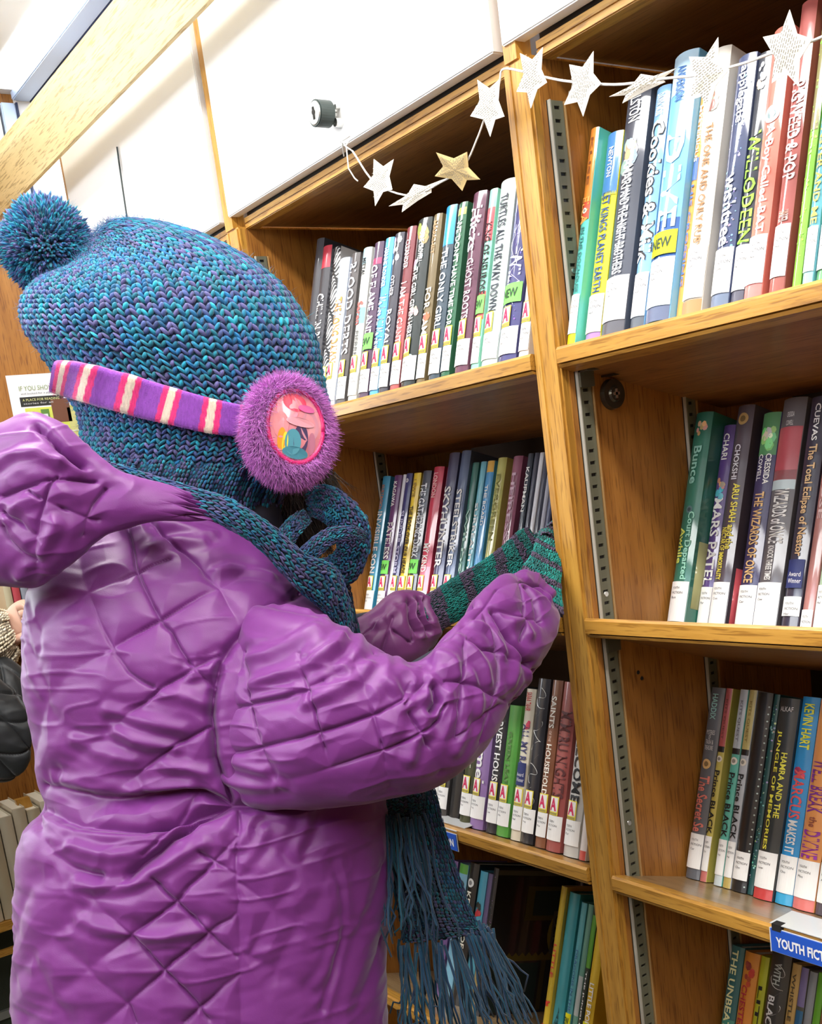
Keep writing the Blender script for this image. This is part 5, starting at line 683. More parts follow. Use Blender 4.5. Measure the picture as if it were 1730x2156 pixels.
QL = {'torso':{'quilt':[[[-1.076,-.521,1.051],[-1.067,-.516,1.058],[-1.059,-.51,1.064],[-1.047,-.5,1.071],[-1.035,-.487,1.08],[-1.025,-.472,1.087],[-1.015,-.454,1.092],[-1.009,-.437,1.098],[-1.007,-.422,1.103],[-1.004,-.406,1.106]],[[-1.089,-.541,.937],[-1.075,-.538,.956],[-1.065,-.535,.974],[-1.054,-.53,.987],[-1.041,-.524,.999],[-1.031,-.516,1.009],[-1.017,-.505,1.018],[-1.003,-.491,1.026],[-.991,-.473,1.036],[-.98,-.453,1.046],[-.973,-.435,1.053],[-.969,-.418,1.06],[-.967,-.404,1.065],[-.966,-.393,1.068],[-.965,-.382,1.069],[-.967,-.369,1.073],[-.971,-.354,1.078],[-.978,-.338,1.083]],[[-1.08,-.544,.9],[-1.052,-.538,.914],[-1.034,-.53,.926],[-1.018,-.521,.936],[-1.002,-.509,.948],[-.988,-.496,.96],[-.977,-.483,.971],[-.966,-.47,.98],[-.958,-.456,.991],[-.95,-.44,.998],[-.943,-.419,1.006],[-.938,-.402,1.011],[-.937,-.392,1.015],[-.936,-.387,1.016],[-.936,-.385,1.015]],[[-1,-.513,.887],[-.984,-.5,.902],[-.971,-.488,.914],[-.96,-.475,.924],[-.954,-.467,.93],[-.946,-.456,.937],[-.938,-.442,.943],[-.931,-.428,.948]],[[-1.07,-.471,1.123],[-1.049,-.479,1.102],[-1.034,-.481,1.085],[-1.023,-.483,1.072],[-1.012,-.484,1.055],[-1.002,-.483,1.041],[-.993,-.481,1.026],[-.98,-.476,1.008],[-.971,-.469,.998],[-.963,-.462,.992]],[[-1.052,-.425,1.142],[-1.038,-.429,1.129],[-1.024,-.434,1.114],[-1.015,-.438,1.104],[-1.001,-.44,1.088],[-.982,-.44,1.063],[-.971,-.438,1.047],[-.964,-.434,1.039],[-.957,-.432,1.024],[-.948,-.428,1.008],[-.939,-.42,.993],[-.932,-.413,.982]],[[-1.047,-.403,1.148],[-1.031,-.401,1.133],[-1.015,-.397,1.12],[-1.004,-.39,1.11],[-.991,-.385,1.098],[-.977,-.382,1.084],[-.965,-.378,1.07],[-.953,-.377,1.054],[-.945,-.375,1.04],[-.938,-.374,1.027]],[[-1.08,-.528,1.033],[-1.064,-.528,1.017],[-1.057,-.529,.999],[-1.056,-.531,.987],[-1.052,-.531,.974],[-1.041,-.528,.963],[-1.021,-.519,.957],[-1.001,-.507,.953]],[[-1.068,-.608,.725],[-1.044,-.601,.744],[-1.026,-.591,.761],[-1.01,-.58,.776],[-.994,-.567,.79],[-.981,-.553,.803],[-.971,-.541,.812],[-.963,-.532,.818],[-.957,-.524,.824]],[[-1.042,-.612,.69],[-1.022,-.602,.705],[-1.006,-.592,.718],[-.993,-.582,.73],[-.98,-.571,.741],[-.97,-.56,.751],[-.961,-.551,.76],[-.953,-.541,.767],[-.946,-.531,.775],[-.94,-.522,.781],[-.934,-.513,.787],[-.929,-.504,.792],[-.922,-.492,.8],[-.918,-.48,.812],[-.912,-.464,.822],[-.908,-.447,.835],[-.905,-.429,.847]],[[-.961,-.568,.695],[-.948,-.551,.71],[-.937,-.535,.723],[-.926,-.519,.736],[-.92,-.508,.746],[-.914,-.496,.753],[-.908,-.484,.761],[-.904,-.473,.768],[-.9,-.464,.773],[-.896,-.454,.776],[-.894,-.447,.781]],[[-.911,-.51,.69],[-.905,-.499,.699],[-.899,-.484,.708],[-.895,-.472,.717],[-.889,-.457,.725]],[[-1.1,-.603,.735],[-1.069,-.597,.771],[-1.057,-.588,.799],[-1.046,-.58,.816],[-1.032,-.574,.823],[-1.023,-.569,.827]],[[-.979,-.55,.808],[-.97,-.546,.798],[-.961,-.541,.79],[-.954,-.537,.783],[-.946,-.531,.774],[-.935,-.524,.758],[-.925,-.516,.741],[-.913,-.505,.721],[-.906,-.497,.706],[-.902,-.494,.695],[-.899,-.49,.689]],[[-.939,-.504,.822],[-.93,-.499,.81],[-.922,-.492,.799],[-.915,-.486,.788],[-.907,-.477,.774],[-.899,-.468,.757],[-.891,-.456,.741]],[[-.918,-.464,.84],[-.908,-.452,.828],[-.897,-.437,.812]],[[-1.013,-.582,.774],[-.995,-.576,.762],[-.978,-.568,.749],[-.966,-.562,.735],[-.953,-.552,.722],[-.943,-.546,.71],[-.941,-.546,.703],[-.938,-.545,.694]],[[-1.033,-.596,.752],[-1.02,-.594,.736],[-1.009,-.593,.72],[-.998,-.591,.706],[-.988,-.588,.694]],[[-.916,-.419,.867],[-.907,-.425,.853],[-.903,-.432,.84],[-.9,-.437,.825],[-.898,-.44,.812],[-.897,-.443,.802],[-.894,-.443,.792],[-.894,-.446,.784],[-.892,-.448,.769],[-.891,-.451,.751],[-.89,-.456,.727],[-.888,-.461,.703],[-.886,-.465,.68]],[[-.887,-.445,.74],[-.885,-.433,.756],[-.884,-.422,.771],[-.882,-.409,.782],[-.881,-.402,.787],[-.881,-.394,.795],[-.882,-.379,.813],[-.885,-.36,.831],[-.89,-.348,.843],[-.893,-.342,.849],[-.895,-.338,.856]],[[-.879,-.428,.717],[-.879,-.416,.735],[-.877,-.403,.751],[-.877,-.393,.763],[-.875,-.38,.766],[-.875,-.372,.776],[-.877,-.363,.788],[-.879,-.352,.801]],[[-.902,-.412,.851],[-.898,-.411,.844],[-.892,-.404,.833],[-.884,-.389,.817],[-.879,-.374,.799],[-.876,-.357,.78]],[[-.896,-.439,.807],[-.889,-.428,.794],[-.884,-.419,.779],[-.88,-.409,.768],[-.877,-.398,.757],[-.875,-.388,.746],[-.874,-.375,.734],[-.874,-.363,.721]],[[-.891,-.452,.746],[-.885,-.441,.735],[-.88,-.427,.721],[-.876,-.416,.709],[-.873,-.404,.699],[-.871,-.393,.689]],[[-.879,-.333,.795],[-.877,-.334,.778],[-.876,-.336,.764],[-.876,-.337,.745],[-.877,-.34,.73],[-.876,-.347,.716],[-.874,-.354,.704],[-.873,-.362,.691],[-.871,-.372,.676],[-.869,-.382,.662]],[[-.876,-.345,.722],[-.878,-.331,.734],[-.881,-.317,.746],[-.886,-.302,.759],[-.895,-.285,.774]],[[-.872,-.354,.657],[-.877,-.34,.668],[-.883,-.326,.678],[-.89,-.312,.688],[-.9,-.295,.698]],[[-1.011,-.531,.875],[-1.002,-.514,.888],[-.99,-.505,.899],[-.98,-.497,.906]],[[-.95,-.507,.844],[-.944,-.494,.853],[-.943,-.483,.862],[-.943,-.464,.872],[-.937,-.448,.888]]],'deep':[[[-.879,-.352,.801],[-.877,-.349,.789],[-.875,-.348,.775],[-.875,-.35,.752],[-.875,-.356,.726],[-.873,-.365,.711],[-.872,-.373,.696],[-.871,-.383,.683],[-.869,-.391,.671]],[[-1.106,-.546,.872],[-1.065,-.56,.865],[-1.036,-.562,.854],[-1.018,-.56,.843],[-1.003,-.555,.836],[-.991,-.549,.832],[-.977,-.54,.828]],[[-1.076,-.544,.901],[-1.053,-.539,.9],[-1.036,-.533,.897],[-1.019,-.525,.895],[-1.004,-.515,.892],[-.99,-.505,.89],[-.974,-.491,.89],[-.959,-.476,.89],[-.943,-.457,.89],[-.934,-.443,.886],[-.927,-.432,.879],[-.92,-.422,.872]],[[-1.106,-.545,.874],[-1.062,-.548,.876],[-1.032,-.545,.873],[-1.012,-.539,.87],[-.997,-.53,.869],[-.984,-.521,.868],[-.969,-.509,.866],[-.957,-.497,.865],[-.948,-.483,.867],[-.941,-.469,.868],[-.935,-.453,.871],[-.927,-.437,.871],[-.92,-.422,.872]],[[-.92,-.422,.872],[-.913,-.407,.869],[-.906,-.39,.867],[-.901,-.373,.864],[-.896,-.349,.862],[-.894,-.326,.858],[-.896,-.307,.855],[-.9,-.29,.851],[-.911,-.268,.846]],[[-.955,-.521,.827],[-.949,-.509,.836],[-.941,-.495,.845],[-.936,-.481,.855],[-.932,-.466,.862],[-.932,-.454,.868],[-.926,-.438,.87],[-.92,-.422,.872]],[[-.978,-.28,1.053],[-.961,-.3,1.05],[-.952,-.318,1.047],[-.945,-.339,1.042],[-.94,-.36,1.034],[-.938,-.374,1.027],[-.937,-.389,1.017],[-.936,-.403,1.004],[-.934,-.411,.989],[-.932,-.418,.975],[-.931,-.424,.958],[-.928,-.426,.938],[-.927,-.429,.919],[-.924,-.428,.902],[-.923,-.425,.888],[-.921,-.423,.875]]],'ridge':[[[-1.058,-.54,.912],[-1.037,-.533,.91],[-1.019,-.525,.907],[-1.004,-.516,.904],[-.988,-.504,.901],[-.974,-.491,.898],[-.962,-.48,.897],[-.95,-.466,.896],[-.94,-.453,.896]],[[-1.075,-.553,.872],[-1.039,-.55,.87],[-1.012,-.543,.866],[-.989,-.53,.864],[-.972,-.517,.862],[-.96,-.505,.862],[-.951,-.492,.863]],[[-1.01,-.551,.855],[-.996,-.543,.852],[-.982,-.535,.848],[-.969,-.525,.846],[-.956,-.512,.847],[-.948,-.5,.851],[-.94,-.485,.856],[-.938,-.471,.864]],[[-.994,-.555,.822],[-.978,-.545,.819],[-.965,-.534,.817],[-.952,-.521,.819],[-.943,-.508,.824],[-.935,-.494,.832],[-.928,-.48,.839],[-.922,-.468,.843],[-.918,-.459,.846]],[[-.902,-.429,.84],[-.905,-.415,.854],[-.909,-.405,.863]],[[-.898,-.431,.824],[-.896,-.414,.837],[-.898,-.406,.847]],[[-.885,-.385,.821],[-.89,-.366,.841],[-.896,-.357,.857]],[[-.872,-.392,.695],[-.872,-.377,.706],[-.874,-.366,.72],[-.874,-.356,.742]],[[-.99,-.563,.792],[-.971,-.552,.784],[-.958,-.542,.78],[-.948,-.532,.777]],[[-.939,-.525,.771],[-.925,-.506,.77],[-.915,-.491,.771],[-.907,-.477,.772]],[[-1.02,-.418,1.117],[-1.019,-.403,1.122],[-1.014,-.387,1.12],[-1.007,-.369,1.115]],[[-1.035,-.397,1.139],[-1.028,-.385,1.134],[-1.019,-.372,1.127],[-1.011,-.357,1.119]],[[-.978,-.372,1.085],[-.979,-.356,1.086],[-.977,-.338,1.081],[-.972,-.32,1.071]],[[-.993,-.497,.975],[-.98,-.487,.968],[-.966,-.474,.962],[-.955,-.461,.956],[-.944,-.449,.95]],[[-.957,-.456,.985],[-.943,-.438,.978],[-.934,-.424,.969]],[[-.987,-.496,.956],[-.972,-.484,.945],[-.958,-.47,.938],[-.948,-.458,.933]],[[-.955,-.469,.922],[-.939,-.45,.911],[-.93,-.437,.907]],[[-1.024,-.522,.949],[-1.003,-.511,.937],[-.986,-.499,.931],[-.974,-.489,.927]],[[-.945,-.429,1],[-.939,-.415,1],[-.937,-.402,1.006]],[[-1.099,-.53,1.032],[-1.077,-.533,1.008],[-1.064,-.532,.995]],[[-1.108,-.517,1.073],[-1.089,-.522,1.054],[-1.077,-.526,1.037]],[[-1.043,-.536,.911],[-1.026,-.528,.905],[-1.008,-.518,.898],[-.992,-.506,.895],[-.976,-.493,.893]],[[-1.042,-.534,.921],[-1.02,-.525,.915],[-1.003,-.514,.91],[-.99,-.505,.906],[-.978,-.495,.902]]]},'near_sleeve':{'quilt':[[[-.927,-.383,1.011],[-.912,-.392,.991],[-.902,-.399,.971],[-.891,-.402,.953],[-.882,-.403,.938],[-.876,-.404,.924],[-.87,-.403,.913],[-.867,-.401,.901],[-.866,-.398,.891]],[[-.863,-.36,1.01],[-.856,-.363,1.001],[-.848,-.368,.991],[-.838,-.37,.979],[-.829,-.372,.964],[-.823,-.373,.946],[-.82,-.372,.928],[-.821,-.369,.909]],[[-.828,-.328,.999],[-.82,-.327,.991],[-.81,-.328,.98],[-.796,-.332,.954],[-.789,-.332,.926],[-.79,-.33,.908],[-.794,-.327,.895],[-.798,-.324,.886],[-.802,-.321,.879]],[[-.782,-.302,.948],[-.777,-.298,.934],[-.775,-.292,.915],[-.783,-.278,.888]],[[-.963,-.403,.956],[-.927,-.405,.962],[-.906,-.402,.966],[-.884,-.394,.97],[-.861,-.384,.974],[-.842,-.372,.979],[-.83,-.358,.986],[-.825,-.342,.991],[-.824,-.326,.996],[-.826,-.312,.998],[-.834,-.295,1]],[[-.937,-.417,.917],[-.907,-.413,.924],[-.883,-.406,.929],[-.859,-.397,.935],[-.837,-.386,.939],[-.822,-.373,.943],[-.81,-.357,.946],[-.801,-.343,.95],[-.793,-.329,.953],[-.789,-.316,.957],[-.787,-.304,.96],[-.79,-.297,.966],[-.794,-.289,.972]],[[-.875,-.403,.895],[-.848,-.391,.902],[-.828,-.376,.907],[-.811,-.359,.912],[-.797,-.343,.917],[-.787,-.328,.92],[-.781,-.316,.923],[-.778,-.305,.926],[-.776,-.295,.929],[-.774,-.285,.932],[-.773,-.277,.937],[-.774,-.273,.943],[-.774,-.267,.948]],[[-.805,-.268,.981],[-.782,-.259,.968],[-.78,-.243,.965],[-.782,-.224,.955],[-.787,-.201,.94],[-.797,-.18,.929],[-.814,-.162,.917]],[[-.818,-.209,1.005],[-.8,-.22,.991],[-.789,-.228,.977],[-.78,-.24,.963],[-.772,-.253,.943],[-.771,-.259,.927],[-.771,-.262,.916]],[[-.832,-.17,1.015],[-.815,-.174,.999],[-.805,-.177,.982],[-.798,-.182,.966],[-.792,-.189,.951],[-.788,-.199,.94],[-.784,-.21,.93],[-.78,-.222,.918],[-.78,-.231,.905]],[[-.887,-.079,1.039],[-.856,-.097,1.027],[-.837,-.11,1.01],[-.824,-.122,.994],[-.815,-.137,.979]],[[-.843,-.177,1.018],[-.84,-.169,1.019],[-.829,-.152,1.012],[-.827,-.123,1],[-.834,-.092,.989]],[[-.836,-.205,1.006],[-.804,-.213,.995],[-.8,-.198,.984],[-.804,-.176,.977],[-.806,-.159,.965],[-.812,-.14,.953],[-.83,-.113,.941]],[[-.85,-.135,1.029],[-.865,-.086,1.03],[-.873,-.055,1.02],[-.868,-.043,1.003]],[[-.826,-.258,.984],[-.826,-.241,.99],[-.819,-.229,.999],[-.818,-.209,1.005],[-.826,-.183,1.011],[-.838,-.157,1.019],[-.85,-.135,1.029]],[[-.785,-.303,.956],[-.79,-.277,.97],[-.805,-.268,.981]],[[-.771,-.262,.916],[-.772,-.249,.921],[-.778,-.225,.928],[-.791,-.194,.928],[-.817,-.154,.921],[-.823,-.137,.928]]],'deep':[[[-.828,-.158,1.011],[-.817,-.156,.995],[-.812,-.15,.981],[-.811,-.14,.959],[-.817,-.127,.951]],[[-.857,-.088,1.023],[-.846,-.087,1.009],[-.832,-.097,.99]],[[-.85,-.174,1.017],[-.841,-.195,1.01]],[[-.784,-.272,.965],[-.777,-.273,.952],[-.776,-.281,.946]]],'ridge':[[[-.903,-.393,.984],[-.883,-.384,.989],[-.864,-.373,.994],[-.847,-.36,.999],[-.84,-.345,1.005],[-.842,-.333,1.011],[-.85,-.319,1.017]],[[-.92,-.386,1.006],[-.895,-.375,1.01],[-.878,-.362,1.015],[-.869,-.349,1.021],[-.867,-.336,1.025]],[[-.896,-.397,.971],[-.853,-.378,.979]],[[-.835,-.374,.969],[-.823,-.358,.975],[-.816,-.341,.98],[-.816,-.328,.986],[-.819,-.315,.993]],[[-.8,-.322,.971],[-.806,-.305,.983],[-.829,-.287,.994]],[[-.796,-.307,.972],[-.807,-.286,.983],[-.832,-.274,.989]],[[-.794,-.287,.972],[-.805,-.272,.981]],[[-.784,-.295,.956],[-.782,-.276,.96],[-.791,-.271,.973]],[[-.778,-.295,.942],[-.775,-.278,.943],[-.776,-.262,.955]],[[-.781,-.309,.909],[-.778,-.304,.924],[-.775,-.29,.93]],[[-.8,-.309,.976],[-.79,-.303,.965],[-.783,-.304,.952]],[[-.808,-.218,.999],[-.798,-.211,.987],[-.792,-.206,.972],[-.787,-.207,.955]],[[-.819,-.192,1.007],[-.815,-.177,.999],[-.804,-.17,.975]],[[-.785,-.228,.968],[-.781,-.223,.951],[-.776,-.23,.931]],[[-.8,-.169,.945],[-.809,-.148,.963],[-.811,-.15,.976]],[[-.822,-.14,.998],[-.825,-.123,.998],[-.82,-.123,.984]],[[-.774,-.264,.906],[-.771,-.251,.92]],[[-.872,-.299,1.018],[-.841,-.333,1.01],[-.843,-.353,1.003]],[[-.862,-.293,1.01],[-.829,-.319,1.001],[-.824,-.336,.993]],[[-.924,-.33,1.042],[-.902,-.318,1.036],[-.892,-.312,1.031]],[[-.935,-.338,1.045],[-.917,-.326,1.04],[-.907,-.32,1.037]],[[-.934,-.418,.896],[-.907,-.413,.894],[-.883,-.406,.893],[-.864,-.398,.895]],[[-.914,-.415,.914],[-.876,-.405,.908]],[[-.803,-.25,.988],[-.792,-.241,.983],[-.783,-.241,.971]],[[-.816,-.132,.945],[-.825,-.131,.932],[-.819,-.147,.924]],[[-.888,-.062,1.035],[-.874,-.072,1.03]],[[-.888,-.053,1.032],[-.874,-.066,1.027]],[[-.886,-.047,1.028],[-.872,-.061,1.022]],[[-.882,-.043,1.022],[-.87,-.056,1.017]],[[-.878,-.039,1.016],[-.868,-.053,1.012]],[[-.875,-.036,1.008],[-.865,-.051,1.006]]]},'far_sleeve':{'quilt':[[[-1.048,-.149,.997],[-1.031,-.144,.98],[-1.025,-.129,.965],[-1.04,-.092,.946]],[[-1.064,-.103,1.022],[-1.039,-.111,1.012],[-1.028,-.12,.992],[-1.025,-.125,.966]],[[-1.054,-.174,.979],[-1.048,-.149,.997],[-1.042,-.126,1.01],[-1.039,-.113,1.012]],[[-1.039,-.162,.956],[-1.036,-.154,.973],[-1.037,-.14,.996]]],'deep':[[[-1.039,-.108,1.011],[-1.027,-.117,.992],[-1.024,-.114,.975]],[[-1.041,-.095,1.012],[-1.028,-.104,.992],[-1.027,-.098,.971]],[[-1.038,-.088,1.008],[-1.028,-.092,.987]]],'ridge':[[[-1.036,-.105,1.007],[-1.044,-.08,1.006]],[[-1.032,-.108,1.001],[-1.037,-.084,.999]],[[-1.028,-.11,.994],[-1.035,-.083,.992]],[[-1.026,-.11,.986],[-1.034,-.081,.984]],[[-1.025,-.109,.978],[-1.033,-.081,.976]],[[-1.026,-.106,.97],[-1.036,-.077,.967]],[[-1.048,-.154,.992],[-1.041,-.144,.997],[-1.041,-.133,1.005]]]},'hood':{'quilt':[[[-1.024,-.547,1.182],[-1.006,-.537,1.186],[-.992,-.527,1.188],[-.982,-.515,1.19],[-.977,-.497,1.188],[-.977,-.474,1.184]],[[-1.009,-.534,1.112],[-.999,-.535,1.127],[-.993,-.533,1.142],[-.988,-.53,1.157],[-.982,-.521,1.176],[-.98,-.513,1.188],[-.979,-.507,1.191]],[[-.982,-.492,1.136],[-.977,-.488,1.151],[-.975,-.479,1.164],[-.973,-.468,1.176]],[[-.996,-.532,1.183],[-.987,-.526,1.176],[-.976,-.507,1.163],[-.977,-.484,1.15],[-.977,-.478,1.148]],[[-1.025,-.552,1.155],[-1.021,-.55,1.143],[-1.012,-.544,1.131],[-1.003,-.535,1.119]],[[-1.023,-.55,1.168],[-1.006,-.542,1.156],[-.992,-.532,1.141]]],'deep':[[[-1.011,-.508,1.24],[-.998,-.503,1.231],[-.989,-.498,1.221],[-.983,-.49,1.21],[-.982,-.481,1.2]]],'ridge':[[[-.995,-.531,1.128],[-.985,-.524,1.139],[-.98,-.517,1.151]],[[-1.019,-.549,1.162],[-1.003,-.538,1.173],[-.991,-.53,1.177]],[[-1.028,-.543,1.109],[-1.013,-.539,1.116]],[[-1.031,-.539,1.212],[-1.011,-.526,1.217],[-.993,-.515,1.215],[-.983,-.502,1.206]],[[-.981,-.498,1.204],[-.978,-.486,1.192]]]}}
def seg_dist(P, lines):
    d = np.full(len(P), 9., np.float32)
    for l in lines:
        l = np.asarray(l, np.float32)
        for a, b in zip(l[:-1], l[1:]):
            ab = b-a; t = np.clip(((P-a)@ab)/max(float(ab@ab), 1e-9), 0, 1)
            d = np.minimum(d, np.linalg.norm(P-a-t[:, None]*ab, axis=1))
    return d
def padded(name, key, n, m, mat, parent, puff=.006, grid=0, ex=.9):
    P = loft(ST[key], n, m, ex, .5); N = grid_normals(P); shp = P.shape
    p = P.reshape(-1, 3).astype(np.float32); nn = N.reshape(-1, 3); q = QL.get(key, {'quilt': [], 'deep': [], 'ridge': []})
    dq = seg_dist(p, q['quilt']+q['deep']); dd = seg_dist(p, q['deep'])
    if grid:
        u = np.linspace(0, 1, n)[:, None]*np.ones(m)[None]; v = np.linspace(0, 1, m, endpoint=False)[None]*np.ones(n)[:, None]
        len_ = np.linalg.norm(np.diff(catmull(ST[key], n)[:, :3], axis=0), axis=1).sum(); R = np.linalg.norm(np.array(ST[key])[:, 3:6], axis=1).max()*6
        k = max(4, round(R/.085)); f1 = (u*len_/R*k+v*k).ravel(); f2 = (u*len_/R*k-v*k).ravel()
        g = np.minimum(abs(f1-np.round(f1)), abs(f2-np.round(f2)))*.085*.7
        far = np.clip((dq-.045)/.03, 0, 1); dq = np.where(far > 0, np.minimum(dq, g+.05*(1-far)), dq)
    h = puff*(1-np.exp(-dq/.012))-.0040*np.exp(-(dq/.0014)**2)
    h -= .009*np.exp(-(dd/.0042)**2)
    rp = q['ridge']
    for i, l in enumerate(rp):
        d = seg_dist(p, [l]); s = .0026 if i % 3 else .0034
        h += s*np.exp(-(d/.0052)**2)-s*.45*np.exp(-((d-.011)/.005)**2)
    # soft crumpling, stretched across the limb
    w1 = vnoise(p*np.array([1, 1, 2.2]), 22, 3)-.5; w2 = vnoise(p*np.array([1.2, 1.2, 2.6]), 60, 5)-.5
    w3 = 1-abs(2*vnoise(p*np.array([.62, .62, 2.1])+.004*w1[:, None], 30, 9)-1)
    h += .0022*w1+.0008*w2+.0030*np.maximum(w3-.70, 0)**1.3*2-puff*.8
    p = p+nn*h[:, None]
    o = mesh(name, p, grid_faces(n, m), mat, parent, True); return o
def fabric(name, c, r=.42):
    m = plain(name, c, r, bump=.12, scale=1500, sheen=.25, spec=.42); return m
coatm = fabric('purple_nylon', (.165, .026, .195), .44); coat_shaded = fabric('purple_nylon_shaded', (.16, .035, .15))  # second nylon is the same cloth, darkened as the shaded far sleeve
YARN = np.array([(.008, .19, .28), (.008, .11, .26), (.010, .15, .26), (.045, .07, .20), (.008, .14, .20), (.085, .08, .21), (.008, .08, .18), (.012, .24, .33), (.03, .06, .18)], np.float32)
def yarn_col(P, rng, dark=1.0, pal=YARN, freq=85):
    a = vnoise(P, freq, 11); b = vnoise(P, freq*2.3, 12)
    k = np.clip(((a*.62+b*.38-.18)/.64)*len(pal), 0, len(pal)-1).astype(int)
    c = pal[k]*rng.uniform(.7, 1.35, (len(P), 1)); return c*dark
# unit stitch bead
def bead(nr=3, ns=6):
    V = [(0, 0, -1)]
    for i in range(nr):
        t = math.pi*(i+1)/(nr+1)
        for j in range(ns): V.append((math.sin(t)*math.cos(2*math.pi*j/ns), math.sin(t)*math.sin(2*math.pi*j/ns), -math.cos(t)))
    V.append((0, 0, 1)); F = []
    for j in range(ns):
        F.append((0, 1+(j+1) % ns, 1+j)); F.append((len(V)-1, 1+(nr-1)*ns+j, 1+(nr-1)*ns+(j+1) % ns))
        for i in range(nr-1):
            a, b = 1+i*ns+j, 1+i*ns+(j+1) % ns; F += [(a, b, b+ns), (a, b+ns, a+ns)]
    return np.array(V, np.float32), np.array(F, np.int32)
BV, BF = bead()
def place_beads(C, A, B, N, cols):
    """C centres, A long half axis, B side half axis, N height half axis"""
    k = len(C); V = C[:, None]+BV[None, :, 2:3]*A[:, None]+BV[None, :, 0:1]*B[:, None]+BV[None, :, 1:2]*N[:, None]
    F = BF[None]+(np.arange(k)*len(BV))[:, None, None]
    return V.reshape(-1, 3), F.reshape(-1, 3), np.repeat(cols, len(BV), 0)
def knit(name, key, rows, stc, mat, parent, dark=1., rib=0, pal=YARN, twist=0, puff=1., st=None, band=None, bumpf=None, rot=0, ex=1.0, freq=85):
    P = loft(st if st is not None else ST[key], rows*2, stc*2, ex)
    if bumpf is not None: P = bumpf(P)
    N = grid_normals(P); n, m, _ = P.shape; rng = np.random.default_rng(len(name)+rows)
    du = np.gradient(P, axis=0); dv = (np.roll(P, -1, 1)-np.roll(P, 1, 1))/2
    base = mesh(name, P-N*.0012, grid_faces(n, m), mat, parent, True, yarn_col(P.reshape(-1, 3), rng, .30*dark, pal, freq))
    i = np.arange(0, n-1, 2); j = np.arange(0, m, 2); I, J = [a.ravel() for a in np.meshgrid(i, j, indexing='ij')]
    CC = []; AA = []; BB = []; NN = []; cl = []
    for s in (-1, 1):
        c = P[I, J]; u = du[I, J]*2; v = dv[I, J]*2; nn = N[I, J]
        lv = np.linalg.norm(v, axis=1, keepdims=True)
        jit = rng.normal(0, .08, (len(c), 1))
        a = u*.62+v*(s*.22+jit*.3); cc = c+v*(.25*s)+rng.normal(0, .0004, c.shape)
        h = lv*.30*puff
        if rib: 
            r = ((J//2) % 4 < 2)[:, None]; cc = cc+nn*np.where(r, lv*.35, -lv*.25); a = u*.6
        cc = cc+nn*lv*.10*rng.normal(0, 1, (len(c), 1))*.5
        CC.append(cc); AA.append(a); BB.append(v*.24); NN.append(nn*h)
        col = yarn_col(cc, rng, dark, pal, freq)
        if band is not None: col = band(cc, I/n, col, rng)
        cl.append(col)
    V, F, c = place_beads(*[np.concatenate(x) for x in (CC, AA, BB, NN)], np.concatenate(cl))
    st_ = mesh('knit_stitches', V, F, mat, base, True, c); st_['kind'] = 'stuff'
    return base, P, N
def fibres(name, C, D, length, width, cols, mat, parent, droop=0., segs=3):
    """thin tapered strands: flat crossed ribbons bent along their length"""
    k = len(C); rng = np.random.default_rng(k); t = np.linspace(0, 1, segs+1)
    side = np.cross(D, rng.normal(0, 1, D.shape)); side /= np.maximum(np.linalg.norm(side, axis=1, keepdims=True), 1e-9)
    bend = rng.normal(0, 1, D.shape)*.25; V = np.zeros((k, segs+1, 2, 3), np.float32)
    for i, s in enumerate(t):
        c = C+D*length[:, None]*s+bend*length[:, None]*s*s*.6+np.array([0, 0, -1])*droop*s*s; w_ = width*(1-.8*s)
        V[:, i, 0] = c+side*w_; V[:, i, 1] = c-side*w_
    b = (np.arange(k)*(segs+1)*2)[:, None]; F = np.concatenate([b+np.array([[2*i, 2*i+1, 2*i+3, 2*i+2]]) for i in range(segs)], 0)
    o = mesh(name, V.reshape(-1, 3), F, mat, parent, True, np.repeat(cols, (segs+1)*2, 0)); o['kind'] = 'stuff'; return o
yarnm = colmat('wool_yarn', .85, 0, .25, .25); furm = colmat('plush_fibre', .8, 0, .4, .25); feltm = colmat('felt', .9, 0, .3, .2)
kid = empty('person', (-1.02, -.42, 0)); tag(kid, 'child in quilted purple coat, teal knit hat and striped earmuffs reaching into the shelf', 'person')
def P_(o): o.matrix_parent_inverse = Matrix.Translation((1.02, .42, 0)); return o
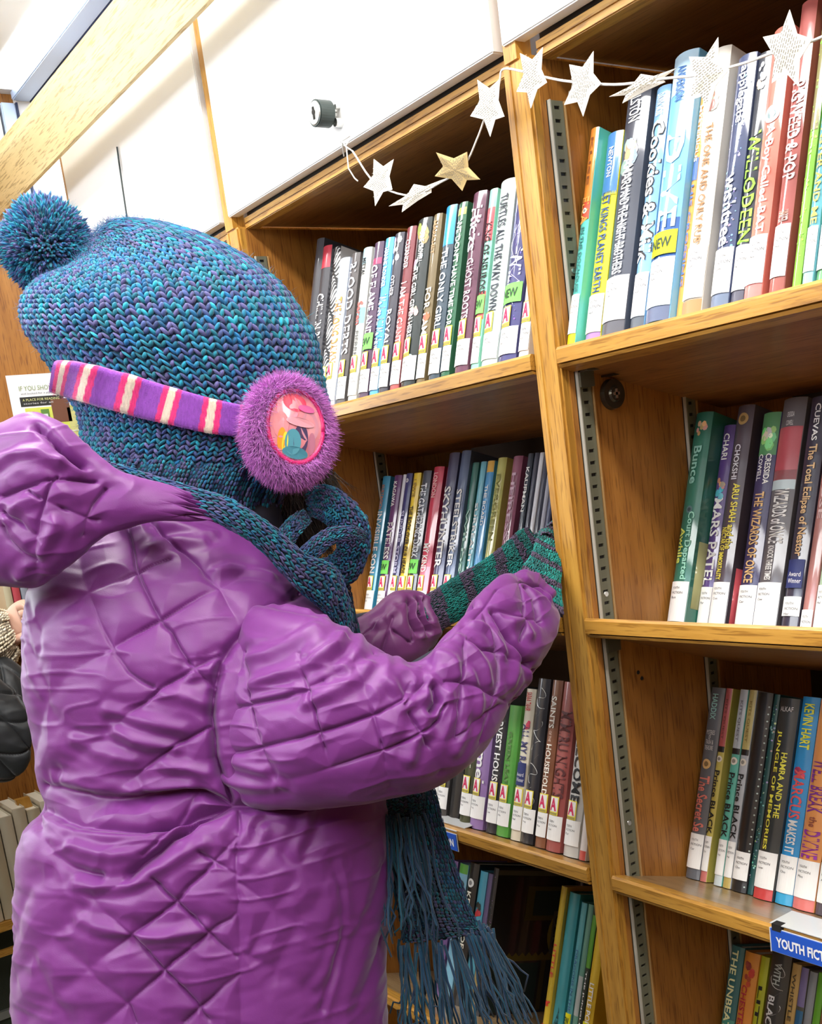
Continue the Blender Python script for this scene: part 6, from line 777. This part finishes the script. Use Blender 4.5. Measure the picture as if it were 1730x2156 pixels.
# body inside the clothes: one continuous skinned figure
def skin_body(name, joints, edges, mat, root=0):
    bm = bmesh.new(); sk = bm.verts.layers.skin.verify(); vs_ = []
    for k, (p, r) in enumerate(joints):
        v = bm.verts.new(p); v[sk].radius = (r, r); v[sk].use_root = (k == root); vs_.append(v)
    for a, b in edges: bm.edges.new((vs_[a], vs_[b]))
    me = bpy.data.meshes.new(name); bm.to_mesh(me); bm.free(); me.materials.append(mat)
    o = bpy.data.objects.new(name, me); COL.objects.link(o)
    s = o.modifiers.new('skin', 'SKIN'); s.use_smooth_shade = True
    o.modifiers.new('sub', 'SUBSURF').levels = 1; o.modifiers['sub'].render_levels = 1
    return o
skinm = plain('skin', (.62, .36, .26), .5)
hd = Vector((-1.1164,-.2498,1.2425))
J = [((-1.03, -.40, .66), .085), ((-1.04, -.39, .80), .080), ((-1.05, -.36, .93), .085), ((-1.06, -.33, 1.02), .06), ((-1.06, -.30, 1.10), .040), ((-1.06, -.28, 1.17), .05),
     ((-.985, -.37, .99), .045), ((-.885, -.26, .93), .032), ((-.902, -.06, .985), .020), ((-.915, .0, 1.02), .018),
     ((-1.11, -.28, .99), .030), ((-1.09, -.17, .985), .018), ((-1.047, -.075, .995), .010), ((-1.035, .04, 1.03), .009),
     ((-.98, -.42, .60), .07), ((-.98, -.42, .36), .05), ((-.98, -.44, .09), .032), ((-.95, -.36, .04), .03),
     ((-1.10, -.40, .60), .07), ((-1.10, -.40, .36), .05), ((-1.10, -.42, .09), .032), ((-1.07, -.34, .04), .03)]
E_ = [(0, 1), (1, 2), (2, 3), (3, 4), (4, 5), (3, 6), (6, 7), (7, 8), (8, 9), (3, 10), (10, 11), (11, 12), (12, 13), (0, 14), (14, 15), (15, 16), (16, 17), (0, 18), (18, 19), (19, 20), (20, 21)]
body = skin_body('body', J, E_, plain('dark_leggings', (.03, .03, .05), .8)); body.parent = kid; P_(body)
# heads with faces
def make_head(hd, hf, parent, place, k=1.0):
    hr = hf.cross(Vector((0, 0, 1))).normalized(); hu = hr.cross(hf); HV = []
    for t in np.linspace(0, math.pi, 26):
        for f in np.linspace(0, 2*math.pi, 36, endpoint=False):
            x, y, z = math.sin(t)*math.cos(f), math.sin(t)*math.sin(f), math.cos(t)
            r = 1+.22*math.exp(-((x)**2*60+(z+.12)**2*14))*(y > .3)-.07*math.exp(-((abs(x)-.35)**2*40+(z-.05)**2*60))*(y > .3)+.04*math.exp(-(x*x*14+(z+.42)**2*90))*(y > .3)-.06*math.exp(-((z+.55)**2*20))*abs(x)+.10*math.exp(-((abs(x)-.98)**2*200+(z+.05)**2*30+y*y*30))
            HV.append(tuple(hd+hr*(x*r*.060*k)+hf*(y*r*.070*k)+hu*(z*r*.082*k)))
    head = mesh('head', HV, grid_faces(26, 36), skinm, parent, True); place(head)
    for s in (-1, 1):
        e = MB(); e.cyl(hd+(hr*(s*.026)+hf*.058+hu*.004)*k, hf, .010, .005, .006*k, 14); e.build('eye', plain('eye_white', (.8, .8, .78), .2), head)
        e = MB(); e.cyl(hd+(hr*(s*.026)+hf*.0640+hu*.004)*k, hf, .004, .003, .001, 12); e.build('pupil', plain('eye_dark', (.03, .015, .01), .2), head)
    e = MB(); e.cyl(hd+(hf*.066-hu*.036-hr*.015)*k, hr, .0035, .0035, .03*k, 10); e.build('mouth', plain('lips', (.5, .15, .13), .4), head)
    return head
make_head(hd, Vector((.42, .86, -.28)).normalized(), kid, P_)
# coat
coat = padded('coat', 'torso', 560, 540, coatm, kid, .0065, 1); P_(coat)
for nm, key, n, m, mt, pf in (('sleeve', 'near_sleeve', 460, 380, coatm, .0055), ('sleeve', 'far_sleeve', 180, 160, coat_shaded, .0045), ('hood', 'hood', 340, 320, coatm, .0065)):
    s = padded(nm, key, n, m, mt, coat, pf, key != 'far_sleeve')
    if key == 'far_sleeve': s['label'] = 'far purple sleeve with shade in its colour and a gathered cuff'
# hood opening flap and drawcord channel
fl = MB(); 
hair = mesh('hair', loft([[-1.0492,-.2344,1.182,.0267,.0357,-.0123,-.0223,.0165,-.0003],[-1.0626,-.2416,1.1661,.0324,.0454,-.0088,-.0276,.0196,-.0002],[-1.0679,-.2406,1.1395,.031,.044,-.0073,-.0245,.0171,-.0007],[-1.0703,-.235,1.113,.0239,.0338,-.0056,-.0171,.0119,-.0009],[-1.0604,-.2313,1.0808,.0104,.0148,-.0024,-.006,.0041,-.0005]], 60, 60).reshape(-1, 3), grid_faces(60, 60), plain('dark_hair', (.022, .014, .010), .7), kid, True); P_(hair)
hc = loft([[-1.0492,-.2344,1.182,.0267,.0357,-.0123,-.0223,.0165,-.0003],[-1.0626,-.2416,1.1661,.0324,.0454,-.0088,-.0276,.0196,-.0002],[-1.0679,-.2406,1.1395,.031,.044,-.0073,-.0245,.0171,-.0007],[-1.0703,-.235,1.113,.0239,.0338,-.0056,-.0171,.0119,-.0009],[-1.0604,-.2313,1.0808,.0104,.0148,-.0024,-.006,.0041,-.0005]], 60, 90); hn = grid_normals(hc); ri = RNG.integers(5, 55, 2600); rj = RNG.integers(0, 90, 2600)
hp = hc[ri, rj]; D = hn[ri, rj]*.25+np.array([0, .1, -1])+RNG.normal(0, .25, (2600, 3)); D /= np.linalg.norm(D, axis=1, keepdims=True)
fibres('hair_strands', hp+hn[ri, rj]*.002, D, RNG.uniform(.015, .04, 2600), .0004, np.array([(.03, .018, .012)])*RNG.uniform(.4, 2.2, (2600, 1)), furm, hair)
# hat
hat, HP, HN = knit('hat', 'hat', 62, 80, yarnm, kid, 1.1, puff=1.15); P_(hat)
hb, _, _ = knit('hat_brim', 'neck_wrap', 22, 110, yarnm, hat, .8, rib=1)
k = 9000; ri = RNG.integers(0, HP.shape[0], k); rj = RNG.integers(0, HP.shape[1], k)
D = HN[ri, rj]*.5+RNG.normal(0, .7, (k, 3)); D /= np.linalg.norm(D, axis=1, keepdims=True)
fibres('wool_fuzz', HP[ri, rj]+HN[ri, rj]*.002, D, RNG.uniform(.004, .011, k), .00016, yarn_col(HP[ri, rj], RNG, 1.3), yarnm, hat)
pc = np.array([-1.2471,-.3838,1.447]); k = 5200; D = RNG.normal(0, 1, (k, 3)); D /= np.linalg.norm(D, axis=1, keepdims=True)
PR = np.array([.050, .050, .054]); lobes = 1+.12*(vnoise(D, 2.2, 4)-.5)
Vb, Fb = tube([(0, 0, 0), (0, 0, .001)], .001, 4)
pb = loft([[*(pc+np.array([0, 0, z])), r, 0, 0, 0, r, 0] for z, r in ((-.036, .004), (-.028, .024), (-.012, .035), (.008, .036), (.026, .024), (.036, .004))], 20, 24)
pom = mesh('pompom', pb.reshape(-1, 3), grid_faces(20, 24), yarnm, hat, True, yarn_col(pb.reshape(-1, 3), RNG, .3))
tipc = pc+D*PR*lobes[:, None]*RNG.uniform(.90, 1.03, (k, 1)); A = D*.011+RNG.normal(0, .0022, (k, 3)); sd = np.cross(D, RNG.normal(0, 1, (k, 3))); sd /= np.linalg.norm(sd, axis=1, keepdims=True); s2 = np.cross(D, sd)
V, F, c = place_beads(tipc-D*.010, A, sd*.0019, s2*.0019, yarn_col(tipc, RNG, 1.15, freq=80)); o = mesh('yarn_ends', V, F, yarnm, pom, True, c); o['kind'] = 'stuff'
fibres('pompom_fuzz', tipc[:2400]-D[:2400]*.004, D[:2400], RNG.uniform(.004, .012, 2400), .00018, yarn_col(tipc[:2400], RNG, 1.5), yarnm, pom)
# earmuffs: striped felt band, plush pads, printed disc (plain colour swirl)
muff = empty('earmuffs', (0, 0, 0), kid); P_(muff)
B = np.array([[-1.1357,-.4345,1.3075,-1.1756,-.432,1.2826],[-1.1108,-.4311,1.3024,-1.1698,-.4241,1.278],[-1.0927,-.4255,1.2981,-1.1554,-.419,1.2724],[-1.0765,-.4177,1.2932,-1.1134,-.4208,1.2635],[-1.0602,-.408,1.2872,-1.0872,-.4144,1.2557],[-1.0468,-.3968,1.281,-1.0677,-.405,1.2485],[-1.0352,-.3856,1.2747,-1.0519,-.3953,1.2421],[-1.0257,-.3737,1.2681,-1.0393,-.3845,1.236],[-1.0171,-.3614,1.2617,-1.0282,-.3724,1.2301],[-1.0096,-.3485,1.2554,-1.0179,-.3587,1.2237],[-1.0034,-.335,1.2495,-1.0096,-.3438,1.2178],[-.998,-.3207,1.2442,-1.0033,-.3282,1.2134],[-.9948,-.3052,1.2395,-.999,-.3119,1.2101],[-.9926,-.2888,1.235,-.9962,-.2946,1.2071]]); tv = np.array([.8167, -.5451, .1894]); B[0:2] += np.tile(tv*.011, 2); B[2:4] += np.tile(tv*.011, 2); B[4:6] += np.tile(tv*.005, 2); B = catmull(B, 260); tt = np.linspace(0, 1, 260)
wd = B[:, 3:]-B[:, :3]; tang = np.gradient((B[:, :3]+B[:, 3:])/2, axis=0); bn = np.cross(tang, wd); bn /= np.linalg.norm(bn, axis=1, keepdims=True)
if (bn@np.array(cf)).mean() > 0: bn = -bn
ms = 12; V = []; cc = []
sx = [.065, .215, .405, .59, .775, .945]
def stripe(t):
    for s in sx:
        d = abs(t-s)*13.2/1.0
        if d < .22: return (.72, .62, .50)
        if d < .56: return (.72, .04, .20)
    return (.27, .07, .42)
rng = np.random.default_rng(5)
for i in range(260):
    row = []
    for j in range(ms):
        s = j/(ms-1); row.append(B[i, :3]+wd[i]*s+bn[i]*(.0022*(1-(2*s-1)**6)))
    for j in range(ms):
        s = 1-j/(ms-1); row.append(B[i, :3]+wd[i]*s-bn[i]*.0035)
    V += row; cc += [np.array(stripe(tt[i]+(.002*math.sin(j*2.1))))*rng.uniform(.85, 1.15) for j in range(2*ms)]
band = mesh('headband', V, grid_faces(260, 2*ms), feltm, muff, True, np.array(cc))
k = 9000; ii = rng.integers(0, 260, k); ss = rng.uniform(0, 1, k); c0 = B[ii, :3]+wd[ii]*ss[:, None]+bn[ii]*.002
D = bn[ii]*.5+rng.normal(0, .7, (k, 3)); D /= np.linalg.norm(D, axis=1, keepdims=True)
fibres('felt_fuzz', c0, D, rng.uniform(.0010, .0026, k), .00012, np.array([stripe(tt[i]) for i in ii])*rng.uniform(.8, 1.5, (k, 1)), feltm, band, segs=1)
pcn = Vector((-.9672,-.2766,1.2089)); R3, U3, F3 = Vector(cr), -Vector(cd), Vector(cf)
pn = (-F3*.86+R3*.50+U3*.05).normalized(); px_ = (R3-pn*R3.dot(pn)).normalized(); px_ = (px_*1.0+U3*-.05).normalized(); py_ = pn.cross(px_)
pad_st = []
for h, r in ((-.022, .012), (-.020, .034), (-.012, .046), (0, .0495), (.009, .047), (.015, .040), (.0165, .033), (.012, .028), (.011, .008)):
    c = pcn+pn*h; pad_st.append([*c, *(px_*r*.90), *(py_*r*1.04)])
pg = loft(pad_st, 44, 60); pad = mesh('ear_pad', pg.reshape(-1, 3), grid_faces(44, 60), furm, muff, True, np.tile(np.array([.22, .05, .27]), (44*60, 1)))
pN = grid_normals(pg); k = 26000; ii = rng.integers(0, 36, k); jj = rng.integers(0, 60, k); C0 = pg[ii, jj]+rng.normal(0, .0008, (k, 3))
D = pN[ii, jj]*.75+np.array([0, 0, -.45])+np.array(pn)*.1+rng.normal(0, .28, (k, 3)); D /= np.linalg.norm(D, axis=1, keepdims=True)
L = rng.uniform(.006, .011, k); L[ii > 30] = .003
fibres('plush', C0, D, L, .00028, np.array([(.56, .17, .58)])*rng.uniform(.45, 1.5, (k, 1))+rng.uniform(0, .04, (k, 3)), furm, pad, segs=2)
dc = MB(); R = .0335
dm = pcn+pn*.0155
def dp(x, y, h=0): return tuple(dm+px_*(x*R*.90)+py_*(y*R*1.10)+pn*h)
n = 48; V = [dp(0, 0, .006)]
for rr, h in ((.5, .0052), (.93, .0022)): V += [dp(rr*math.cos(6.28318*i/n), rr*math.sin(6.28318*i/n), h) for i in range(n)]
F = [(0, 1+i, 1+(i+1) % n) for i in range(n)]+[(1+i, 1+n+i, 1+n+(i+1) % n, 1+(i+1) % n) for i in range(n)]
mesh('badge', V, F, plain('badge_pink', (.72, .25, .30), .15, coat=1), muff, True)
sw = MB()
for (x, y, a, b_, c, lv) in ((-.35, .45, .38, .42, (.75, .03, .08), 1), (-.1, .62, .40, .25, (.72, .04, .10), 2), (-.55, -.05, .25, .35, (.70, .22, .25), 3), (-.50, -.42, .14, .30, (.80, .30, .02), 4), (-.38, -.50, .10, .28, (.80, .65, .05), 5), (.45, .05, .34, .40, (.60, .24, .32), 2), (.15, -.35, .26, .42, (.06, .04, .12), 3), (-.12, -.45, .28, .34, (.08, .30, .38), 6), (0, -.72, .45, .16, (.06, .25, .33), 7), (.55, -.4, .14, .3, (.55, .2, .3), 4), (.1, .1, .5, .12, (.70, .30, .36), 8), (.3, .5, .3, .1, (.62, .10, .30), 8)):
    q = []
    for i in range(20):
        t = 6.28318*i/20; X, Y = x+a*math.cos(t), y+b_*math.sin(t); l = math.hypot(X, Y)
        if l > .88: X, Y = X*.88/l, Y*.88/l
        q.append(dp(X, Y, .0062-.0046*(X*X+Y*Y)+.00012*lv))
    sw.add(q, [tuple(range(20))], c)
sw.build('colour_patches', PRINT, muff, tint=True)
V, F = tube([dp(.97*math.cos(6.28318*i/40), .97*math.sin(6.28318*i/40), .0015) for i in range(41)], .0024, 8); mesh('badge_rim', V, F, plain('rim_magenta', (.66, .02, .16), .35), muff, True)
# far ear pad
po2 = pcn-pn*.17; pg2 = [[*(po2+pn*h), *(px_*r), *(py_*r*1.05)] for h, r in ((-.016, .01), (-.01, .042), (0, .048), (.012, .04), (.016, .01))]
fp = loft(pg2, 24, 40); mesh('ear_pad', fp.reshape(-1, 3), grid_faces(24, 40), furm, muff, True, np.tile(np.array([.3, .08, .35]), (24*40, 1)))
# scarf
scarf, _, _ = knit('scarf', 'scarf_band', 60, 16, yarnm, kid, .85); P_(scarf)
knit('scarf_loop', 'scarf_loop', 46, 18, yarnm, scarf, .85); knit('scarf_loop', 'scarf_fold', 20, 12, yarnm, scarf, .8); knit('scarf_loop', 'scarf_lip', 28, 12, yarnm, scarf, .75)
dr, DP, DN = knit('scarf_end', 'scarf_drop', 90, 26, yarnm, scarf, .50, rib=1, puff=1.2); knit('scarf_end', 'scarf_inner', 30, 18, yarnm, scarf, .4)  # hanging end's yarn dimmed, shade put into its colour
def tassels(starts, n, length, dirs, spread, dark, name, parent, seed):
    rng = np.random.default_rng(seed); allV = []; allF = []; allC = []; off = 0
    for s, d in zip(starts, dirs):
        for q in range(n):
            p = np.array(s)+rng.normal(0, spread*.25, 3); v = np.array(d)+rng.normal(0, .10, 3); pts = []
            L = length*rng.uniform(.75, 1.1); ph = rng.uniform(0, 6, 3); am = rng.uniform(.002, .009)
            for k in range(9):
                t = k/8; pts.append(p+v*L*t+am*t*np.sin(ph+t*rng.uniform(5, 9))+np.array([0, 0, -.01*t*t]))
            V, F = tube([tuple(x) for x in pts], [.0017*(1-.45*k/8) for k in range(9)], 5)
            c = yarn_col(np.array(pts), rng, dark, freq=30).mean(0)
            allV += V; allF += [tuple(i+off for i in f) for f in F]; allC += [c]*len(V); off += len(V)
    o = mesh(name, allV, allF, yarnm, parent, True, np.array(allC)); o['kind'] = 'stuff'; return o
FR = [[[[-.9019,-.2696,.6833],[-.8921,-.2557,.681],[-.8824,-.2415,.6801],[-.8728,-.2272,.6798],[-.8635,-.212,.6837],[-.8571,-.2005,.6892],[-.8525,-.1956,.6834]],[[.1396,-.1449,-.8075],[.1468,-.1475,-.8464],[.1728,-.1275,-.9008],[.2071,-.0841,-.9238],[.254,.0171,-.8346],[.2825,.0767,-.7858],[.2823,.0765,-.7856]]],[[[-.9129,-.2596,.8121],[-.9082,-.253,.811],[-.9025,-.2454,.8083],[-.8971,-.2373,.8084]],[[.1835,-.1597,-.8283],[.1972,-.153,-.8682],[.1994,-.1334,-.8209],[.1937,-.1197,-.7573]]]]
tassels(FR[0][0], 15, .125, FR[0][1], .012, .42, 'fringe', scarf, 3)  # fringe yarn dimmed the same way, shade held in the tint
tassels(FR[1][0], 11, .13, FR[1][1], .012, .42, 'fringe', scarf, 4)
# gloves: knitted, five fingers each
GP1 = np.array([(.003, .20, .18), (.004, .25, .22), (.003, .16, .15), (.002, .13, .13), (.005, .28, .25)], np.float32)
def gband(cc, u, col, rng):
    g = np.sin(u*34+.6*vnoise(cc, 30, 2)*3) > .35; f = np.where(g[:, None], np.array([(.075, .05, .10)])*rng.uniform(.5, 1.5, (len(cc), 1)), col); return f
def fingers(P, N, side, up, fwd, L, r, base, name):
    for k, (o_, ln) in enumerate(((-1.25, .80), (-.42, .98), (.42, 1.0), (1.25, .88), (None, .62))):
        if o_ is None: s = P-side*.012-fwd*.035; d0 = (fwd*.92-side*.30-up*.1)
        else: s = P+side*(o_*r*1.45); d0 = fwd+side*(o_*.07)
        d0 = d0/np.linalg.norm(d0); st = []; p = s.copy(); d = d0.copy()
        for j in range(6):
            a = np.cross(d, up); a /= np.linalg.norm(a); b = np.cross(a, d)
            rr = r*(1.05-.09*j)*(1 if j < 5 else .35); st.append([*p, *(a*rr), *(b*rr)]); p = p+d*(L*ln/5); d = d-up*.16; d /= np.linalg.norm(d)
        knit('glove_finger', None, 16, 12, yarnm, base, .6, st=st, pal=GP1, band=gband, freq=40)
for key, nm, rw, cl, dk in (('near_glove', 'glove', 34, 40, 1.0), ('far_glove', 'glove', 56, 44, .75)):
    g, gp, gn = knit(nm, key, rw, cl, yarnm, kid, dk, rib=0, pal=GP1, band=gband, freq=40, puff=1.1); P_(g)
    e = np.array(ST[key][-1]); c = e[:3]; a = e[3:6]; f = c-np.array(ST[key][-3])[:3]; f /= np.linalg.norm(f); sd = a/np.linalg.norm(a); up = np.cross(sd, f); up /= np.linalg.norm(up)
    fingers(c-f*.006, None, sd, up, f, .050, .0075, g, nm)
# boots
for s in (0, 4):
    a, b = Vector(J[16+s][0]), Vector(J[17+s][0])
    st = [[a.x, a.y, .17, .045, 0, 0, 0, .05, 0], [a.x, a.y, .09, .045, 0, 0, 0, .055, 0], [a.x+.008, a.y+.025, .05, .046, 0, 0, 0, .085, 0], [a.x+.01, a.y+.03, .012, .046, 0, 0, 0, .092, 0], [a.x+.01, a.y+.03, .0, .044, 0, 0, 0, .088, 0]]
    bt = mesh('boot', loft(st, 24, 28).reshape(-1, 3), grid_faces(24, 28), plain('boot_black', (.02, .02, .022), .6), kid, True); P_(bt)
# ---------------------------------------------------------------- second visitor, mostly outside the left edge
vis = empty('person', (-2.05, -.66, 0)); tag(vis, 'person in a black quilted jacket half hidden at the left photo edge', 'person')
def V_(o): o.matrix_parent_inverse = Matrix.Translation((2.05, .66, 0)); return o
SH = Vector((-2.06, -.66, 0))
J2 = [((-2.06, -.66, .70), .09), ((-2.06, -.66, .88), .085), ((-2.05, -.66, 1.04), .09), ((-2.05, -.65, 1.13), .05), ((-2.05, -.64, 1.20), .05), ((-2.045, -.63, 1.28), .075), ((-2.045, -.63, 1.34), .06),
      ((-2.0, -.55, 1.06), .045), ((-1.944, -0.370, 0.798), .034), ((-2.049, -0.375, 0.920), .024), ((-2.045, -0.317, 0.961), .018),
      ((-2.11, -.77, 1.06), .045), ((-2.13, -.82, .88), .035), ((-2.15, -.80, .72), .025), ((-2.15, -.79, .66), .02),
      ((-2.02, -.60, .62), .07), ((-2.02, -.60, .34), .05), ((-2.02, -.60, .06), .035), ((-2.10, -.58, .035), .03), ((-2.09, -.73, .62), .07), ((-2.09, -.73, .34), .05), ((-2.09, -.73, .06), .035), ((-2.17, -.72, .035), .03)]
E2 = [(0, 1), (1, 2), (2, 3), (3, 4), (4, 5), (5, 6), (2, 7), (7, 8), (8, 9), (9, 10), (2, 11), (11, 12), (12, 13), (13, 14), (0, 15), (15, 16), (16, 17), (17, 18), (0, 19), (19, 20), (20, 21), (21, 22)]
vb = skin_body('body', J2, E2, plain('dark_jeans', (.03, .035, .06), .8)); vb.parent = vis; V_(vb)
blk = fabric('black_nylon', (.012, .014, .016), .5)
ST['jk'] = [[-2.06, -.66, z, .02, .13*k, 0, .11*k, -.02, 0] for z, k in ((1.15, .35), (1.11, .7), (1.05, .95), (.95, 1), (.85, .98), (.75, 1.02), (.66, 1.08), (.60, 1.1))]
jk = padded('jacket', 'jk', 160, 160, blk, vis, .005, 1); V_(jk)
ST['js'] = [[-2.01,-.585,1.06,-.0015,-.0268,-.0361,-.0443,.0072,-.0035],[-1.9936,-.5112,1.0046,-.0043,-.0469,-.0404,-.061,.0101,-.0052],[-1.9674,-.4252,.8699,-.006,-.0602,-.0427,-.0724,.0131,-.0083],[-1.9445,-.3699,.7984,.0078,-.0214,-.0704,-.0711,-.0203,-.0017],[-1.9864,-.3567,.8471,.012,.0595,.0126,-.0455,.0173,-.0385],[-2.0494,-.3746,.9202,.0079,.0445,.0161,-.0359,.0163,-.0275],[-2.0619,-.3752,.9348,.0064,.0327,.0067,-.025,.0092,-.0211]]
padded('sleeve', 'js', 180, 150, blk, jk, .005, 1)
ST['jl'] = [[-2.10, -.76, 1.07, .05, -.03, 0, 0, 0, .045], [-2.12, -.80, 1.0, .055, 0, 0, 0, .05, 0], [-2.13, -.82, .88, .052, 0, 0, 0, .052, 0], [-2.15, -.81, .76, .045, 0, 0, 0, .045, 0], [-2.15, -.80, .70, .036, 0, 0, 0, .036, 0]]
padded('sleeve', 'jl', 100, 90, blk, jk, .005, 1)
make_head(Vector((-2.045, -.625, 1.315)), Vector((-.55, .80, -.15)).normalized(), vis, V_, 1.12)
cream = colmat('cream_wool', .9, 0, .2, .2)
CP = np.array([(.66, .58, .42), (.60, .52, .38), (.72, .66, .52)], np.float32)
cu, _, _ = knit('knit_cuff', None, 26, 26, cream, vis, 1., st=[[-2.0763,-.4453,.8856,.0114,-.0008,-.0512,-.0403,.0074,-.0091],[-2.0486,-.3665,.9403,.0114,-.0008,-.0514,-.0427,.0096,-.0096],[-2.0369,-.3235,.9606,.0113,-.0003,-.0496,-.041,.0103,-.0094],[-2.0375,-.3025,.9709,.0092,.0014,-.0358,-.0278,.0075,-.0069]], pal=CP, rib=1); V_(cu)
HAND = {'palm':[[-2.0421,-.3094,.9708,.0084,.0026,-.0287,-.0168,.0047,-.0045],[-2.0361,-.2962,.9829,.0094,.003,-.0318,-.0186,.0054,-.005],[-2.0284,-.2826,.9889,.011,.0046,-.0342,-.0201,.0062,-.0056],[-2.02,-.2688,.9923,.011,.0047,-.0338,-.0181,.0058,-.0051],[-2.0141,-.2605,.9909,.0085,.0034,-.0266,-.0078,.0025,-.0022]],'fingers':[[[-2.0118,-.295,1.0138,.0026,.0011,-.0079,-.0077,.0024,-.0022],[-2.0016,-.2881,1.0162,.0021,.0004,-.0078,-.0075,.0022,-.0019],[-1.9913,-.2836,1.0108,.0011,-.0009,-.0071,-.0069,.0018,-.0013],[-1.9935,-.2802,1.0037,.0004,-.0011,-.0049,-.0044,.0011,-.0006]],[[-2.0075,-.2928,1.0014,.0026,.0011,-.0079,-.0077,.0024,-.0022],[-1.9978,-.2865,1.0039,.0021,.0004,-.0078,-.0075,.0022,-.0019],[-1.9883,-.2836,.9981,.0011,-.0009,-.0071,-.0069,.0018,-.0013],[-1.9924,-.2829,.9914,.0004,-.0011,-.0049,-.0044,.0011,-.0006]],[[-2.0031,-.2905,.989,.0026,.0011,-.0079,-.0077,.0024,-.0022],[-1.9939,-.285,.9917,.0021,.0004,-.0078,-.0075,.0022,-.0019],[-1.9854,-.2836,.9853,.0011,-.0009,-.0071,-.0069,.0018,-.0013],[-1.9914,-.2857,.979,.0004,-.0011,-.0049,-.0044,.0011,-.0006]],[[-1.9987,-.2883,.9766,.0026,.0011,-.0079,-.0077,.0024,-.0022],[-1.99,-.2834,.9795,.0021,.0004,-.0078,-.0075,.0022,-.0019],[-1.9824,-.2836,.9725,.0011,-.0009,-.0071,-.0069,.0018,-.0013],[-1.9904,-.2884,.9666,.0004,-.0011,-.0049,-.0044,.0011,-.0006]],[[-2.0157,-.3111,.9578,.0021,.0004,-.0078,-.0076,.0021,-.0019],[-2.0033,-.3001,.9623,.002,.0006,-.007,-.0068,.0019,-.0018],[-1.9967,-.2879,.9689,.0014,.0003,-.0052,-.0045,.0013,-.0011]]]}
hn_ = mesh('hand', loft(HAND['palm'], 24, 24).reshape(-1, 3), grid_faces(24, 24), skinm, vis, True); V_(hn_)
for f in HAND['fingers']: mesh('finger', loft(f, 20, 14).reshape(-1, 3), grid_faces(20, 14), skinm, hn_, True)
hj = loft([[-2.030, -.655, z, r, 0, 0, 0, r, 0] for z, r in ((1.24, .05), (1.27, .072), (1.32, .082), (1.38, .075), (1.415, .045), (1.425, .01))], 30, 40)
V_(mesh('hair', hj.reshape(-1, 3), grid_faces(30, 40), plain('brown_hair', (.05, .03, .02), .7), vis, True))
# the books the visitor is reaching for stay on the end unit
for o in bpy.data.objects:
    if o.type == 'MESH' and not o.data.materials: o.data.materials.append(paper)
